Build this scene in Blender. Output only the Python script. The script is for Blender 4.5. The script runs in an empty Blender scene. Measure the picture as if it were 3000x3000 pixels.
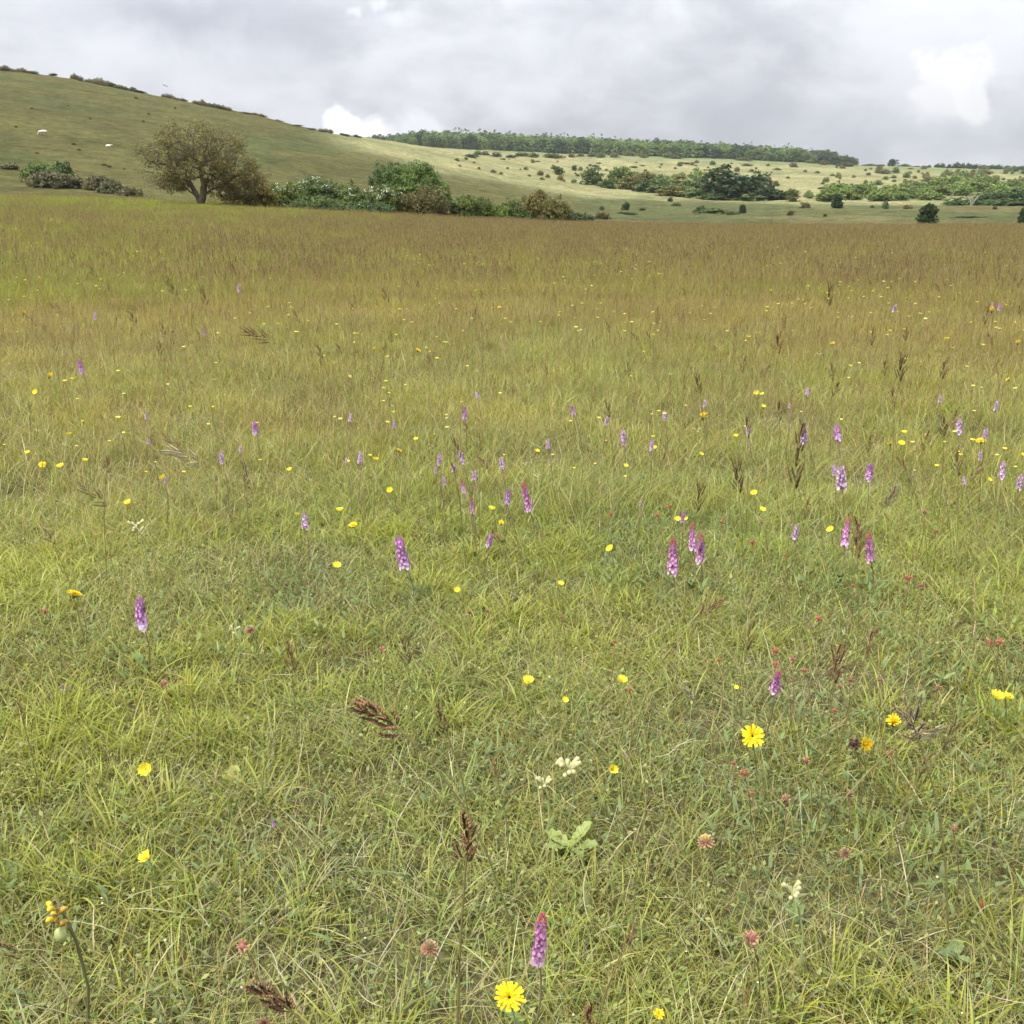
import bpy, math, random
import numpy as np
from mathutils import Vector, Matrix, Euler

rng = np.random.default_rng(7)
random.seed(7)
SC = bpy.context.scene
COL = SC.collection

# ------------------------------------------------------------------ camera
CAM_H = 1.42
PITCH = math.radians(16.6)
FOV = math.radians(53.0)
cd = bpy.data.cameras.new('camera')
cam = bpy.data.objects.new('camera', cd)
COL.objects.link(cam)
cam.location = (0, 0, CAM_H)
cam.rotation_euler = (math.pi / 2 - PITCH, 0, 0)
cd.angle = FOV
cd.clip_start = 0.02
cd.clip_end = 12000
SC.camera = cam

F = 966.0 / math.tan(FOV / 2)          # focal length for a 1932 px wide picture


def ray(px, py):
    a, b = (px - 966) / F, -(py - 966) / F
    v = np.array([a, math.cos(PITCH) + b * math.sin(PITCH), -math.sin(PITCH) + b * math.cos(PITCH)])
    return v / np.linalg.norm(v)


# ------------------------------------------------------------------ node helper
class NT:
    def __init__(s, nt):
        s.nt = nt
        nt.nodes.clear()

    def n(s, typ, **kw):
        nd = s.nt.nodes.new(typ)
        for k, v in kw.items():
            if k == 'ins':
                for kk, vv in v.items():
                    if isinstance(vv, bpy.types.NodeSocket):
                        s.nt.links.new(vv, nd.inputs[kk])
                    else:
                        nd.inputs[kk].default_value = vv
            else:
                setattr(nd, k, v)
        return nd

    def math(s, op, a, b=0.0, c=0.0, clamp=False):
        return s.n('ShaderNodeMath', operation=op, use_clamp=clamp, ins={0: a, 1: b, 2: c}).outputs[0]

    def vmath(s, op, a, b=(0, 0, 0)):
        nd = s.n('ShaderNodeVectorMath', operation=op, ins={0: a, 1: b})
        return nd.outputs['Value'] if op in ('DISTANCE', 'LENGTH', 'DOT_PRODUCT') else nd.outputs[0]

    def noise(s, vec, scale, detail=4, rough=.55, dist=0.0):
        return s.n('ShaderNodeTexNoise', ins={'Vector': vec, 'Scale': scale, 'Detail': detail, 'Roughness': rough, 'Distortion': dist})

    def mapr(s, v, a, b, c=0.0, d=1.0, smooth=True):
        return s.n('ShaderNodeMapRange', interpolation_type='SMOOTHSTEP' if smooth else 'LINEAR',
                   ins={'Value': v, 'From Min': a, 'From Max': b, 'To Min': c, 'To Max': d}).outputs[0]

    def mix(s, fac, a, b, blend='MIX'):
        nd = s.n('ShaderNodeMix', data_type='RGBA', blend_type=blend)
        for k, vv in ((0, fac), (6, a), (7, b)):
            if isinstance(vv, bpy.types.NodeSocket):
                s.nt.links.new(vv, nd.inputs[k])
            else:
                nd.inputs[k].default_value = vv if k == 0 else (*vv[:3], 1)
        return nd.outputs[2]

    def link(s, a, b):
        s.nt.links.new(a, b)


# ------------------------------------------------------------------ sky
SUN_DIR = Vector((-0.42, -0.30, 0.86)).normalized()      # towards the sun
SUN_EL = math.asin(SUN_DIR.z)
SUN_AZ = math.atan2(SUN_DIR.x, SUN_DIR.y)
w = bpy.data.worlds.new('World')
SC.world = w
w.use_nodes = True
T = NT(w.node_tree)
tc = T.n('ShaderNodeTexCoord').outputs['Generated']
sky = T.n('ShaderNodeTexSky', sky_type='NISHITA', sun_disc=False, sun_elevation=SUN_EL, sun_rotation=SUN_AZ,
          air_density=1.0, dust_density=1.0, ozone_density=1.0)
sep = T.n('ShaderNodeSeparateXYZ', ins={0: tc})
z = T.math('MAXIMUM', sep.outputs[2], 0.0)
den = T.math('ADD', z, 0.48)
flat = T.n('ShaderNodeCombineXYZ', ins={0: T.math('DIVIDE', sep.outputs[0], den),
                                        1: T.math('DIVIDE', sep.outputs[1], den), 2: 0.0}).outputs[0]
n1 = T.noise(flat, 2.2, 4, .52, .25).outputs[0]
off2 = T.vmath('ADD', flat, (7.3, 2.1, 0.0))
n2 = T.noise(off2, 7.5, 4, .55, .3).outputs[0]
tone = T.math('ADD', T.math('MULTIPLY', n1, .62), T.math('MULTIPLY', n2, .38))
tone = T.mapr(tone, .36, .62, 0, 1)
c_cloud = T.mix(tone, (.385, .398, .435), (.60, .612, .645))
# puffed edges of brighter cloud
n3 = T.noise(tc, 13.0, 4, .58, .2)
warp = T.vmath('SCALE', T.vmath('SUBTRACT', n3.outputs[1], (.5, .5, .5)))
warp.node.inputs['Scale'].default_value = .075


def puff(px, py, rx, rz, soft, strength, col, prev, wp=warp):
    d = ray(px, py)
    v = T.vmath('SUBTRACT', T.vmath('ADD', tc, wp), tuple(d))
    v = T.vmath('MULTIPLY', v, (1 / rx, 1 / rx, 1 / rz))
    l = T.vmath('LENGTH', v)
    m = T.math('MULTIPLY', T.mapr(l, 1.0, 1.0 - soft, 0, 1), strength)
    return T.mix(m, prev, col)


c = c_cloud
c = puff(1700, 262, .24, .042, 1.0, .55, (.42, .45, .51), c)     # slate band low on the right
c = puff(1350, 215, .14, .045, 1.0, .45, (.41, .43, .48), c)
c = puff(360, 20, .22, .045, 1.0, .75, (.33, .345, .395), c)
c = puff(330, 120, .22, .045, 1.0, .55, (.60, .615, .66), c)
c = puff(1050, 110, .18, .05, 1.0, .35, (.60, .615, .655), c)
c = puff(1905, 60, .045, .05, .9, .15, (.66, .665, .69), c)
c = puff(1760, 200, .060, .045, .8, .75, (.56, .57, .61), c)
c = puff(1770, 175, .062, .050, 1.0, .55, (.64, .65, .68), c)
c = puff(1800, 125, .024, .021, .40, .8, (.72, .72, .74), c)
c = puff(1768, 185, .030, .022, .45, .75, (.71, .71, .735), c)
c = puff(1836, 172, .019, .024, .45, .8, (.73, .73, .75), c)
c = puff(1735, 225, .030, .014, .8, .4, (.66, .67, .70), c)
c = puff(660, 252, .024, .022, .35, .95, (.90, .905, .93), c)
c = puff(725, 262, .030, .024, .4, .95, (.86, .865, .90), c)
c = puff(790, 262, .030, .022, .8, .8, (.72, .73, .78), c)
c = puff(760, 42, .022, .012, .9, .45, (.68, .69, .73), c)
c = puff(735, 8, .013, .010, .8, .6, (.72, .73, .77), c)
c = puff(684, 14, .010, .008, .8, .5, (.72, .73, .77), c)
# an overcast sky grows brighter towards the zenith
gain = T.math('ADD', T.math('MULTIPLY', z, 3.3), .72)
c = T.mix(1.0, c, T.n('ShaderNodeCombineXYZ', ins={0: gain, 1: gain, 2: gain}).outputs[0], 'MULTIPLY')
bg1 = T.n('ShaderNodeBackground', ins={0: sky.outputs[0], 1: .10})
bg2 = T.n('ShaderNodeBackground', ins={0: c, 1: 1.0})
cover = T.mapr(n1, .20, .34, .86, .97)
mx = T.n('ShaderNodeMixShader', ins={0: cover, 1: bg1.outputs[0], 2: bg2.outputs[0]})
T.n('ShaderNodeOutputWorld', ins={0: mx.outputs[0]})

# ------------------------------------------------------------------ sun
sd = bpy.data.lights.new('sun', 'SUN')
sd.energy = 4.5
sd.angle = math.radians(8)
sd.color = (1.0, .93, .80)
sun = bpy.data.objects.new('sun', sd)
COL.objects.link(sun)
sun.rotation_euler = SUN_DIR.to_track_quat('Z', 'Y').to_euler()
sun.location = (-100, -80, 220)

SC.view_settings.view_transform = 'Standard'
SC.view_settings.look = 'None'
SC.view_settings.gamma = 1
SC.view_settings.use_curve_mapping = False
SC.view_settings.exposure = 0.42
SC.render.engine = 'CYCLES'
SC.cycles.max_bounces = 4
SC.cycles.use_adaptive_sampling = True
SC.cycles.adaptive_threshold = 0.03
SC.cycles.diffuse_bounces = 2
SC.cycles.glossy_bounces = 1
SC.cycles.transmission_bounces = 3
SC.cycles.transparent_max_bounces = 6
SC.cycles.volume_bounces = 0
SC.cycles.use_denoising = True
SC.cycles.caustics_reflective = False
SC.cycles.caustics_refractive = False


# ------------------------------------------------------------------ value noise in numpy
def vnoise(x, y, seed=0):
    xi, yi = np.floor(x).astype(np.int64), np.floor(y).astype(np.int64)
    fx, fy = x - xi, y - yi
    fx, fy = fx * fx * (3 - 2 * fx), fy * fy * (3 - 2 * fy)

    def h(a, b):
        n = (a * 374761393 + b * 668265263 + seed * 1442695041) & 0xFFFFFFFF
        n = ((n ^ (n >> 13)) * 1274126177) & 0xFFFFFFFF
        n = n ^ (n >> 16)
        return (n & 0xFFFF) / 65535.0
    return (h(xi, yi) * (1 - fx) + h(xi + 1, yi) * fx) * (1 - fy) + (h(xi, yi + 1) * (1 - fx) + h(xi + 1, yi + 1) * fx) * fy


def fbm(x, y, seed=0, oct=4):
    s, a, t = 0.0, 1.0, 0.0
    for o in range(oct):
        s = s + a * vnoise(x, y, seed + o)
        t += a
        a *= .5
        x, y = x * 2.03 + 5.1, y * 2.03 + 1.7
    return s / t


def sstep(x, a, b):
    t = np.clip((x - a) / (b - a), 0, 1)
    return t * t * (3 - 2 * t)


# ------------------------------------------------------------------ terrain: a table of sight angles, turned into heights
# picture column (1932) -> list of (distance, picture row of the ground there)
PROF = {
    -700: [(90, 352), (110, 335), (130, 300), (180, 215), (250, 140), (330, 95), (385, 92), (430, 110)],
    0:   [(60, 410), (90, 374), (110, 366), (130, 340), (180, 254), (250, 185), (320, 140), (370, 127), (430, 134)],
    160: [(60, 412), (90, 377), (110, 368), (130, 346), (180, 268), (250, 205), (320, 160), (365, 147), (430, 156)],
    322: [(60, 415), (90, 382), (110, 372), (130, 356), (180, 296), (250, 231), (310, 192), (350, 180), (430, 192)],
    430: [(60, 418), (90, 386), (110, 378), (130, 364), (180, 314), (250, 250), (310, 211), (345, 203), (430, 214)],
    644: [(60, 424), (90, 398), (110, 391), (130, 380), (180, 344), (250, 292), (310, 262), (340, 255), (430, 262), (900, 262)],
    760: [(60, 430), (90, 407), (110, 400), (130, 390), (180, 362), (250, 317), (310, 288), (380, 272), (470, 268), (700, 270), (950, 272)],
    840: [(60, 433), (90, 413), (110, 407), (130, 398), (180, 373), (250, 337), (310, 312), (400, 292), (500, 288), (650, 290), (800, 284), (950, 280)],
    970: [(60, 438), (90, 420), (110, 414), (130, 406), (180, 388), (250, 362), (330, 336), (420, 317), (550, 302), (700, 295), (850, 288), (1000, 284)],
    1095: [(60, 440), (90, 426), (110, 422), (130, 416), (180, 402), (250, 380), (330, 362), (420, 340), (550, 318), (700, 304), (850, 294), (1000, 289)],
    1350: [(60, 443), (90, 431), (110, 429), (130, 424), (180, 407), (250, 391), (330, 372), (420, 352), (550, 332), (700, 316), (850, 303), (1000, 296)],
    1670: [(60, 444), (90, 432), (110, 430), (130, 424), (180, 404), (250, 392), (330, 378), (420, 364), (550, 348), (700, 332), (850, 320), (1000, 313)],
    1932: [(60, 444), (90, 432), (110, 430), (130, 424), (180, 406), (250, 394), (330, 382), (420, 368), (550, 354), (700, 338), (850, 326), (1000, 321)],
    2600: [(60, 444), (90, 432), (110, 430), (130, 424), (180, 406), (250, 394), (330, 382), (420, 368), (550, 354), (700, 340), (850, 329), (1000, 325)],
}
LD = np.linspace(math.log(2.0), math.log(4200.0), 220)
_cols, _az = [], []
for px in sorted(PROF):
    ds, zs = [2.0, 15.0], [0.0, 0.0]
    pr = PROF[px]
    if pr[0][0] > 60:
        pr = [(60, 406)] + pr
    for d, py in pr:
        r = ray(px, py)
        zs.append(CAM_H + d * r[2] / math.hypot(r[0], r[1]))
        ds.append(d)
    zl = zs[-1]
    ds += [max(1500, ds[-1] + 300), 4200]
    zs += [zl - 4 if ds[-3] < 600 else zl - 1, zl - 25]
    # meadow eases in between 15 m and 60 m
    z60 = zs[2]
    ds.insert(2, 32.0); zs.insert(2, z60 * .26)
    _cols.append(np.interp(LD, np.log(ds), zs))
    r = ray(px, 400)
    _az.append(math.atan2(r[0], r[1]))
AZG = np.linspace(-1.2, 1.2, 481)
_cols = np.array(_cols)
_o = np.argsort(_az)
TAB = np.array([np.interp(AZG, np.array(_az)[_o], _cols[_o, j]) for j in range(len(LD))]).T   # az x dist


def _blur(a, axis, r):
    k = np.exp(-.5 * (np.arange(-3 * r, 3 * r + 1) / r) ** 2)
    k /= k.sum()
    p = [(0, 0), (0, 0)]
    p[axis] = (3 * r, 3 * r)
    b = np.pad(a, p, mode='edge')
    return np.apply_along_axis(lambda v: np.convolve(v, k, 'valid'), axis, b)


TAB = _blur(_blur(TAB, 0, 5), 1, 1)


def _raw(x, y):
    d = np.hypot(x, y)
    az = np.clip(np.arctan2(x, y), -1.19, 1.19)
    u = (az - AZG[0]) / (AZG[1] - AZG[0])
    v = np.clip((np.log(np.maximum(d, 2.0)) - LD[0]) / (LD[1] - LD[0]), 0, len(LD) - 1.001)
    i, j = u.astype(int), v.astype(int)
    fu, fv = u - i, v - j
    z = (TAB[i, j] * (1 - fu) + TAB[i + 1, j] * fu) * (1 - fv) + (TAB[i, j + 1] * (1 - fu) + TAB[i + 1, j + 1] * fu) * fv
    return z


def Z(x, y):
    x, y = np.asarray(x, float), np.asarray(y, float)
    d = np.hypot(x, y)
    z = _raw(x, y)
    z = z + (fbm(x * .9, y * .9, 3, 3) - .5) * .06 * sstep(d, .5, 3)
    z = z + (fbm(x * .05, y * .05, 9, 4) - .5) * 1.6 * sstep(d, 105, 200) * (1 - .0 * d)
    z = z + (fbm(x * .25, y * .25, 19, 3) - .5) * .5 * sstep(d, 100, 150)
    return z


def zz(x, y):
    return float(Z(np.array([x]), np.array([y]))[0])


def hit(px, py, h=0.0):
    """point h above the ground that the picture shows at (px, py)"""
    r = ray(px, py)
    t = np.concatenate([np.linspace(.3, 20, 1600), np.geomspace(20, 1500, 3000)[1:]])
    g = CAM_H + r[2] * t - Z(r[0] * t, r[1] * t) - h
    k = np.argmax(g < 0) if (g < 0).any() else len(t) - 1
    k = max(k, 1)
    a, b = g[k - 1], g[k]
    tt = t[k - 1] + (t[k] - t[k - 1]) * (a / (a - b) if a != b else 0)
    return Vector((r[0] * tt, r[1] * tt, CAM_H + r[2] * tt)), tt


def place(px, d, row=400):
    r = ray(px, row)
    l = math.hypot(r[0], r[1])
    x, y = r[0] / l * d, r[1] / l * d
    return x, y, zz(x, y)


def meadow_edge(az):
    """distance at which the tall grass ends"""
    return 92 + 3 * np.sin(az * 9) + 2.0 * np.sin(az * 31 + 1) + 1.2 * np.sin(az * 67)


# ------------------------------------------------------------------ mesh helper
def mesh_np(name, v, quads=None, tris=None, col=None, smooth=False, fcol=None):
    me = bpy.data.meshes.new(name)
    nq = 0 if quads is None else len(quads)
    nt = 0 if tris is None else len(tris)
    loops = []
    if nq: loops.append(np.asarray(quads, np.int32).ravel())
    if nt: loops.append(np.asarray(tris, np.int32).ravel())
    loops = np.concatenate(loops) if loops else np.zeros(0, np.int32)
    me.vertices.add(len(v))
    me.vertices.foreach_set('co', np.asarray(v, np.float32).ravel())
    me.loops.add(len(loops))
    me.loops.foreach_set('vertex_index', loops)
    me.polygons.add(nq + nt)
    st = np.concatenate([np.arange(nq) * 4, nq * 4 + np.arange(nt) * 3]).astype(np.int32)
    me.polygons.foreach_set('loop_start', st)
    me.update(calc_edges=True)
    if smooth:
        me.polygons.foreach_set('use_smooth', np.ones(nq + nt, bool))
    if col is not None:
        a = me.color_attributes.new('Col', 'FLOAT_COLOR', 'POINT')
        c4 = np.ones((len(v), 4), np.float32)
        c4[:, :3] = col
        a.data.foreach_set('color', c4.ravel())
    me.validate()
    return me


class MB:
    """collects vertices, faces and colours for one mesh"""
    def __init__(s):
        s.v, s.q, s.t, s.c, s.n = [], [], [], [], 0

    def add(s, v, q=None, t=None, c=(1, 1, 1)):
        v = np.asarray(v, float).reshape(-1, 3)
        if q is not None and len(q): s.q.append(np.asarray(q, int).reshape(-1, 4) + s.n)
        if t is not None and len(t): s.t.append(np.asarray(t, int).reshape(-1, 3) + s.n)
        c = np.asarray(c, float)
        s.c.append(np.broadcast_to(c, (len(v), 3)) if c.ndim == 1 else c)
        s.v.append(v)
        s.n += len(v)

    def tube(s, pts, rad, sides=5, c=(1, 1, 1), cap=True):
        pts = np.asarray(pts, float)
        n = len(pts)
        rad = np.broadcast_to(np.asarray(rad, float), (n,))
        tg = np.gradient(pts, axis=0)
        tg /= np.linalg.norm(tg, axis=1)[:, None] + 1e-9
        ref = np.where(np.abs(tg[:, 2:3]) > .9, [[1.0, 0, 0]], [[0, 0, 1.0]])
        a = np.cross(tg, ref); a /= np.linalg.norm(a, axis=1)[:, None] + 1e-9
        b = np.cross(tg, a)
        th = np.arange(sides) * 2 * math.pi / sides
        v = pts[:, None] + rad[:, None, None] * (a[:, None] * np.cos(th)[None, :, None] + b[:, None] * np.sin(th)[None, :, None])
        i = np.arange(n - 1)[:, None] * sides
        j = np.arange(sides)[None]
        k = (j + 1) % sides
        q = np.stack([i + j, i + k, i + sides + k, i + sides + j], -1).reshape(-1, 4)
        v = v.reshape(-1, 3)
        t = None
        if cap:
            v = np.vstack([v, pts[-1:]])
            o = (n - 1) * sides
            t = [[o + m, o + (m + 1) % sides, n * sides] for m in range(sides)]
        cc = np.asarray(c, float)
        if cc.ndim == 2:
            cc = np.repeat(cc, sides, axis=0)
            if cap: cc = np.vstack([cc, cc[-1:]])
        s.add(v, q, t, cc)

    def blob(s, c0, r, seg=8, rings=6, c=(1, 1, 1), jit=0.0, rot=None):
        r = np.broadcast_to(np.asarray(r, float), (3,))
        th = np.linspace(0, math.pi, rings + 1)[1:-1]
        ph = np.arange(seg) * 2 * math.pi / seg
        v = [[0, 0, 1]] + [[math.sin(a) * math.cos(b), math.sin(a) * math.sin(b), math.cos(a)] for a in th for b in ph] + [[0, 0, -1]]
        v = np.array(v) * (1 + jit * (rng.random((len(v), 1)) - .5)) * r
        if rot is not None:
            v = v @ np.array(rot).T
        v = v + np.asarray(c0, float)
        t, q = [], []
        for k in range(seg):
            t.append([0, 1 + k, 1 + (k + 1) % seg])
            o = 1 + (rings - 2) * seg
            t.append([o + (k + 1) % seg, o + k, len(v) - 1])
            for g in range(rings - 2):
                p = 1 + g * seg
                q.append([p + k, p + seg + k, p + seg + (k + 1) % seg, p + (k + 1) % seg])
        s.add(v, q, t, c)

    def mesh(s, name, smooth=False):
        return mesh_np(name, np.vstack(s.v), np.vstack(s.q) if s.q else None, np.vstack(s.t) if s.t else None,
                       np.vstack(s.c), smooth)


def ob(name, me, mat=None, parent=None, loc=(0, 0, 0), rot=(0, 0, 0), scale=(1, 1, 1)):
    o = bpy.data.objects.new(name, me)
    COL.objects.link(o)
    if mat is not None and me is not None and not me.materials:
        me.materials.append(mat)
    o.location, o.rotation_euler = loc, rot
    o.scale = (scale,) * 3 if isinstance(scale, (int, float)) else scale
    if parent is not None:
        o.parent = parent
    return o


def tag(o, label=None, cat=None, group=None, kind=None):
    if label: o['label'] = label
    if cat: o['category'] = cat
    if group: o['group'] = group
    if kind: o['kind'] = kind
    return o


# ------------------------------------------------------------------ materials
def mat_vc(name, trans=.3, rough=.6, spec=.25, noise_scale=None, noise_amt=.25, objcol=False, patch=False, bump=0.0):
    m = bpy.data.materials.new(name)
    m.use_nodes = True
    T = NT(m.node_tree)
    c = T.n('ShaderNodeVertexColor', layer_name='Col').outputs[0]
    if objcol:
        oi = T.n('ShaderNodeObjectInfo')
        c = T.mix(1.0, c, oi.outputs['Color'], 'MULTIPLY')
    pos = T.n('ShaderNodeNewGeometry').outputs['Position']
    if noise_scale:
        nz = T.noise(pos, noise_scale, 3).outputs[0]
        v = T.mapr(nz, .3, .7, 1 - noise_amt, 1 + noise_amt, False)
        c = T.mix(1.0, c, T.n('ShaderNodeCombineXYZ', ins={0: v, 1: v, 2: v}).outputs[0], 'MULTIPLY')
    if patch:
        # drifts of yellower and bluer grass over the meadow
        a = T.mapr(T.noise(pos, .9, 3).outputs[0], .42, .62, 0, 1)
        c = T.mix(T.math('MULTIPLY', a, .34), c, T.mix(1.0, c, (1.30, 1.27, .72), 'MULTIPLY'))
        g_ = T.mapr(T.noise(T.vmath('MULTIPLY', pos, (.10, .16, 0)), 1.0, 3).outputs[0], .42, .60, 0, 1)
        c = T.mix(T.math('MULTIPLY', g_, .45), c, T.mix(1.0, c, (.80, 1.0, .72), 'MULTIPLY'))
        b = T.mapr(T.noise(T.vmath('ADD', pos, (31, 7, 3)), 1.6, 3).outputs[0], .5, .68, 0, 1)
        c = T.mix(T.math('MULTIPLY', b, .40), c, T.mix(1.0, c, (.84, .95, 1.0), 'MULTIPLY'))
    p = T.n('ShaderNodeBsdfPrincipled', ins={'Base Color': c, 'Roughness': rough, 'Specular IOR Level': spec})
    out = p.outputs[0]
    if bump:
        bn = T.noise(pos, 40, 4).outputs[0]
        T.link(T.n('ShaderNodeBump', ins={'Height': bn, 'Strength': bump, 'Distance': .02}).outputs[0], p.inputs['Normal'])
    if trans > 0:
        t = T.n('ShaderNodeBsdfTranslucent', ins={0: c})
        out = T.n('ShaderNodeMixShader', ins={0: trans, 1: out, 2: t.outputs[0]}).outputs[0]
    T.n('ShaderNodeOutputMaterial', ins={0: out})
    return m


M_grass = mat_vc('grass_blades', .44, .5, .3, patch=True)
M_leaf = mat_vc('foliage', .28, .6, .25, noise_scale=.6, noise_amt=.22, objcol=True)
M_bark = mat_vc('bark', 0, .9, .1, noise_scale=6, noise_amt=.3, bump=.5)
M_petal = mat_vc('petals', .30, .6, .2, objcol=True)
M_stem = mat_vc('stems', .15, .6, .25)
M_dry = mat_vc('dry_grass_heads', .38, .7, .2)
M_wool = mat_vc('wool', 0, .95, .05, noise_scale=9, noise_amt=.12, bump=.6)


def ground_material():
    m = bpy.data.materials.new('ground_turf')
    m.use_nodes = True
    T = NT(m.node_tree)
    c = T.n('ShaderNodeVertexColor', layer_name='Col').outputs[0]
    pos = T.n('ShaderNodeNewGeometry').outputs['Position']
    sq = T.vmath('MULTIPLY', pos, (1, .75, 2.2))
    for sc, am, dt in ((.035, .16, 4), (.16, .26, 4), (.7, .36, 4), (3.2, .30, 3), (22, .35, 3)):
        v = T.mapr(T.noise(sq, sc, dt, .6).outputs[0], .28, .72, 1 - am, 1 + am, False)
        c = T.mix(1.0, c, T.n('ShaderNodeCombineXYZ', ins={0: v, 1: v, 2: v}).outputs[0], 'MULTIPLY')
    g = T.mapr(T.noise(sq, .11, 4, .6).outputs[0], .45, .62, 0, .45)
    c = T.mix(g, c, T.mix(1.0, c, (.86, 1.0, .80), 'MULTIPLY'))
    p = T.n('ShaderNodeBsdfPrincipled', ins={'Base Color': c, 'Roughness': .95, 'Specular IOR Level': .05})
    h = T.math('ADD', T.noise(pos, .8, 6, .65).outputs[0], T.math('MULTIPLY', T.noise(pos, 4, 4, .6).outputs[0], .4))
    T.link(T.n('ShaderNodeBump', ins={'Height': h, 'Strength': .7, 'Distance': .6}).outputs[0], p.inputs['Normal'])
    T.n('ShaderNodeOutputMaterial', ins={0: p.outputs[0]})
    return m


# ------------------------------------------------------------------ ground sheet
az = np.concatenate([np.radians(np.arange(-180, -42, 2.0)), np.radians(np.arange(-42, 42.01, .14)), np.radians(np.arange(44, 180.01, 2.0))])
ds = np.concatenate([[.02], np.geomspace(.3, 100, 150), np.geomspace(101, 1150, 230), np.geomspace(1200, 3100, 14)])
A, D = np.meshgrid(az, ds, indexing='ij')
X, Y = D * np.sin(A), D * np.cos(A)
ZG = Z(X, Y)
ZG = ZG - sstep(D, 1500, 3100) * 20
back = sstep(np.abs(A), 1.2, 2.6)
ZG = ZG * (1 - back * sstep(D, 40, 300) * .8)
na, nd = A.shape
ii = np.arange(na - 1)[:, None] * nd
jj = np.arange(nd - 1)[None]
qd = np.stack([ii + jj, ii + jj + 1, ii + nd + jj + 1, ii + nd + jj], -1).reshape(-1, 4)
# turf colours by region, far straw lightened to stand in for sunlight
f1 = fbm(X * .02, Y * .02, 31, 4)[..., None]
f2 = fbm(X * .06, Y * .03, 41, 4)[..., None]
meadow_c = np.array([.095, .088, .042])
hill_c = np.array([.072, .067, .024]) * (1 - sstep(f2, .5, .7)) + np.array([.055, .060, .021]) * sstep(f2, .5, .7)
valley_c = np.array([.066, .072, .029]) * (1 - sstep(f1, .42, .58)) + np.array([.094, .086, .037]) * sstep(f1, .42, .58)
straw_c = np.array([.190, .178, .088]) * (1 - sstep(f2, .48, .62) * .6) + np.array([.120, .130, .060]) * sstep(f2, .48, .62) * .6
upper_c = np.array([.112, .135, .06])
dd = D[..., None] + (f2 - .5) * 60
azp = A[..., None]
col = valley_c * (1 - sstep(dd, 255, 290)) + straw_c * sstep(dd, 255, 290)  # cloud shade edge put in as a colour step, valley to far straw
col = col * (1 - sstep(dd, 760, 850) * .75) + upper_c * sstep(dd, 760, 850) * .75
# left down: olive sward, ends where the spur turns to sunlit-painted straw
sp = 1 - sstep(azp + (dd - 300) * .0012, -.16, -.10)
near = 1 - sstep(dd, 230 + azp * 0, 300)
lh = np.clip((1 - sstep(azp, -.03, .10)) * near + (1 - sstep(azp, -.20, -.13)) , 0, 1)
col = col * (1 - lh) + hill_c * lh
me_ = 1 - sstep(D[..., None], meadow_edge(azp) - 1, meadow_edge(azp) + 4)
col = col * (1 - me_) + meadow_c * me_
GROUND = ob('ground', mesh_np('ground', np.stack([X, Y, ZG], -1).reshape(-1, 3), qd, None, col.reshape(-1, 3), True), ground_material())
GROUND['kind'] = 'structure'


# ------------------------------------------------------------------ grass prototypes
def blades(n, radius, hmin, hmax, wid, lean, curve, cols, cw=None, seg=4, spread=None, dirs=None, r0=None):
    """n grass blades -> v, q, t, c"""
    if r0 is None:
        r = radius * np.sqrt(rng.random(n)); a = rng.random(n) * 2 * np.pi
        base = np.stack([r * np.cos(a), r * np.sin(a), np.zeros(n) - .01], -1)
    else:
        base = r0
    th = rng.random(n) * 2 * np.pi if dirs is None else dirs
    d = np.stack([np.cos(th), np.sin(th), np.zeros(n)], -1)
    h = hmin + (hmax - hmin) * rng.random(n) ** 1.3
    ln = lean * (.3 + rng.random(n))
    cv = curve * rng.random(n) ** .7
    tw = th + np.pi / 2 + rng.normal(0, .7, n)
    side = np.stack([np.cos(tw), np.sin(tw), np.zeros(n)], -1)
    w_ = wid * (.6 + .8 * rng.random(n))
    cols = np.asarray(cols, float)
    ci = rng.choice(len(cols), n, p=cw)
    c = cols[ci] * (1 + rng.normal(0, .14, (n, 1))) * (1 + rng.normal(0, .05, (n, 3)))
    V, C = [], []
    for k in range(seg + 1):
        t = k / seg
        p = base + d * (h * (ln * t + cv * t * t))[:, None]
        p[:, 2] += h * t * (1 - .42 * np.minimum(cv, 1.6) * t * t) 
        ww = w_ * (1 - t ** 2.2) * (.65 + .35 * min(1, t * 3))
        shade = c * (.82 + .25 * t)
        if k < seg:
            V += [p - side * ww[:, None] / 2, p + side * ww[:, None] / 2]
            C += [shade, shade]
        else:
            V += [p]; C += [shade]
    m = len(V)
    V = np.stack(V, 1).reshape(-1, 3)
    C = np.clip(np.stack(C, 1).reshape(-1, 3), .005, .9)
    o = np.arange(n)[:, None] * m
    q = np.concatenate([o + np.array([[2 * k, 2 * k + 1, 2 * k + 3, 2 * k + 2]]) for k in range(seg - 1)], 0)
    t = o + np.array([[2 * seg - 2, 2 * seg - 1, 2 * seg]])
    return V, q, t, C


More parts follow.
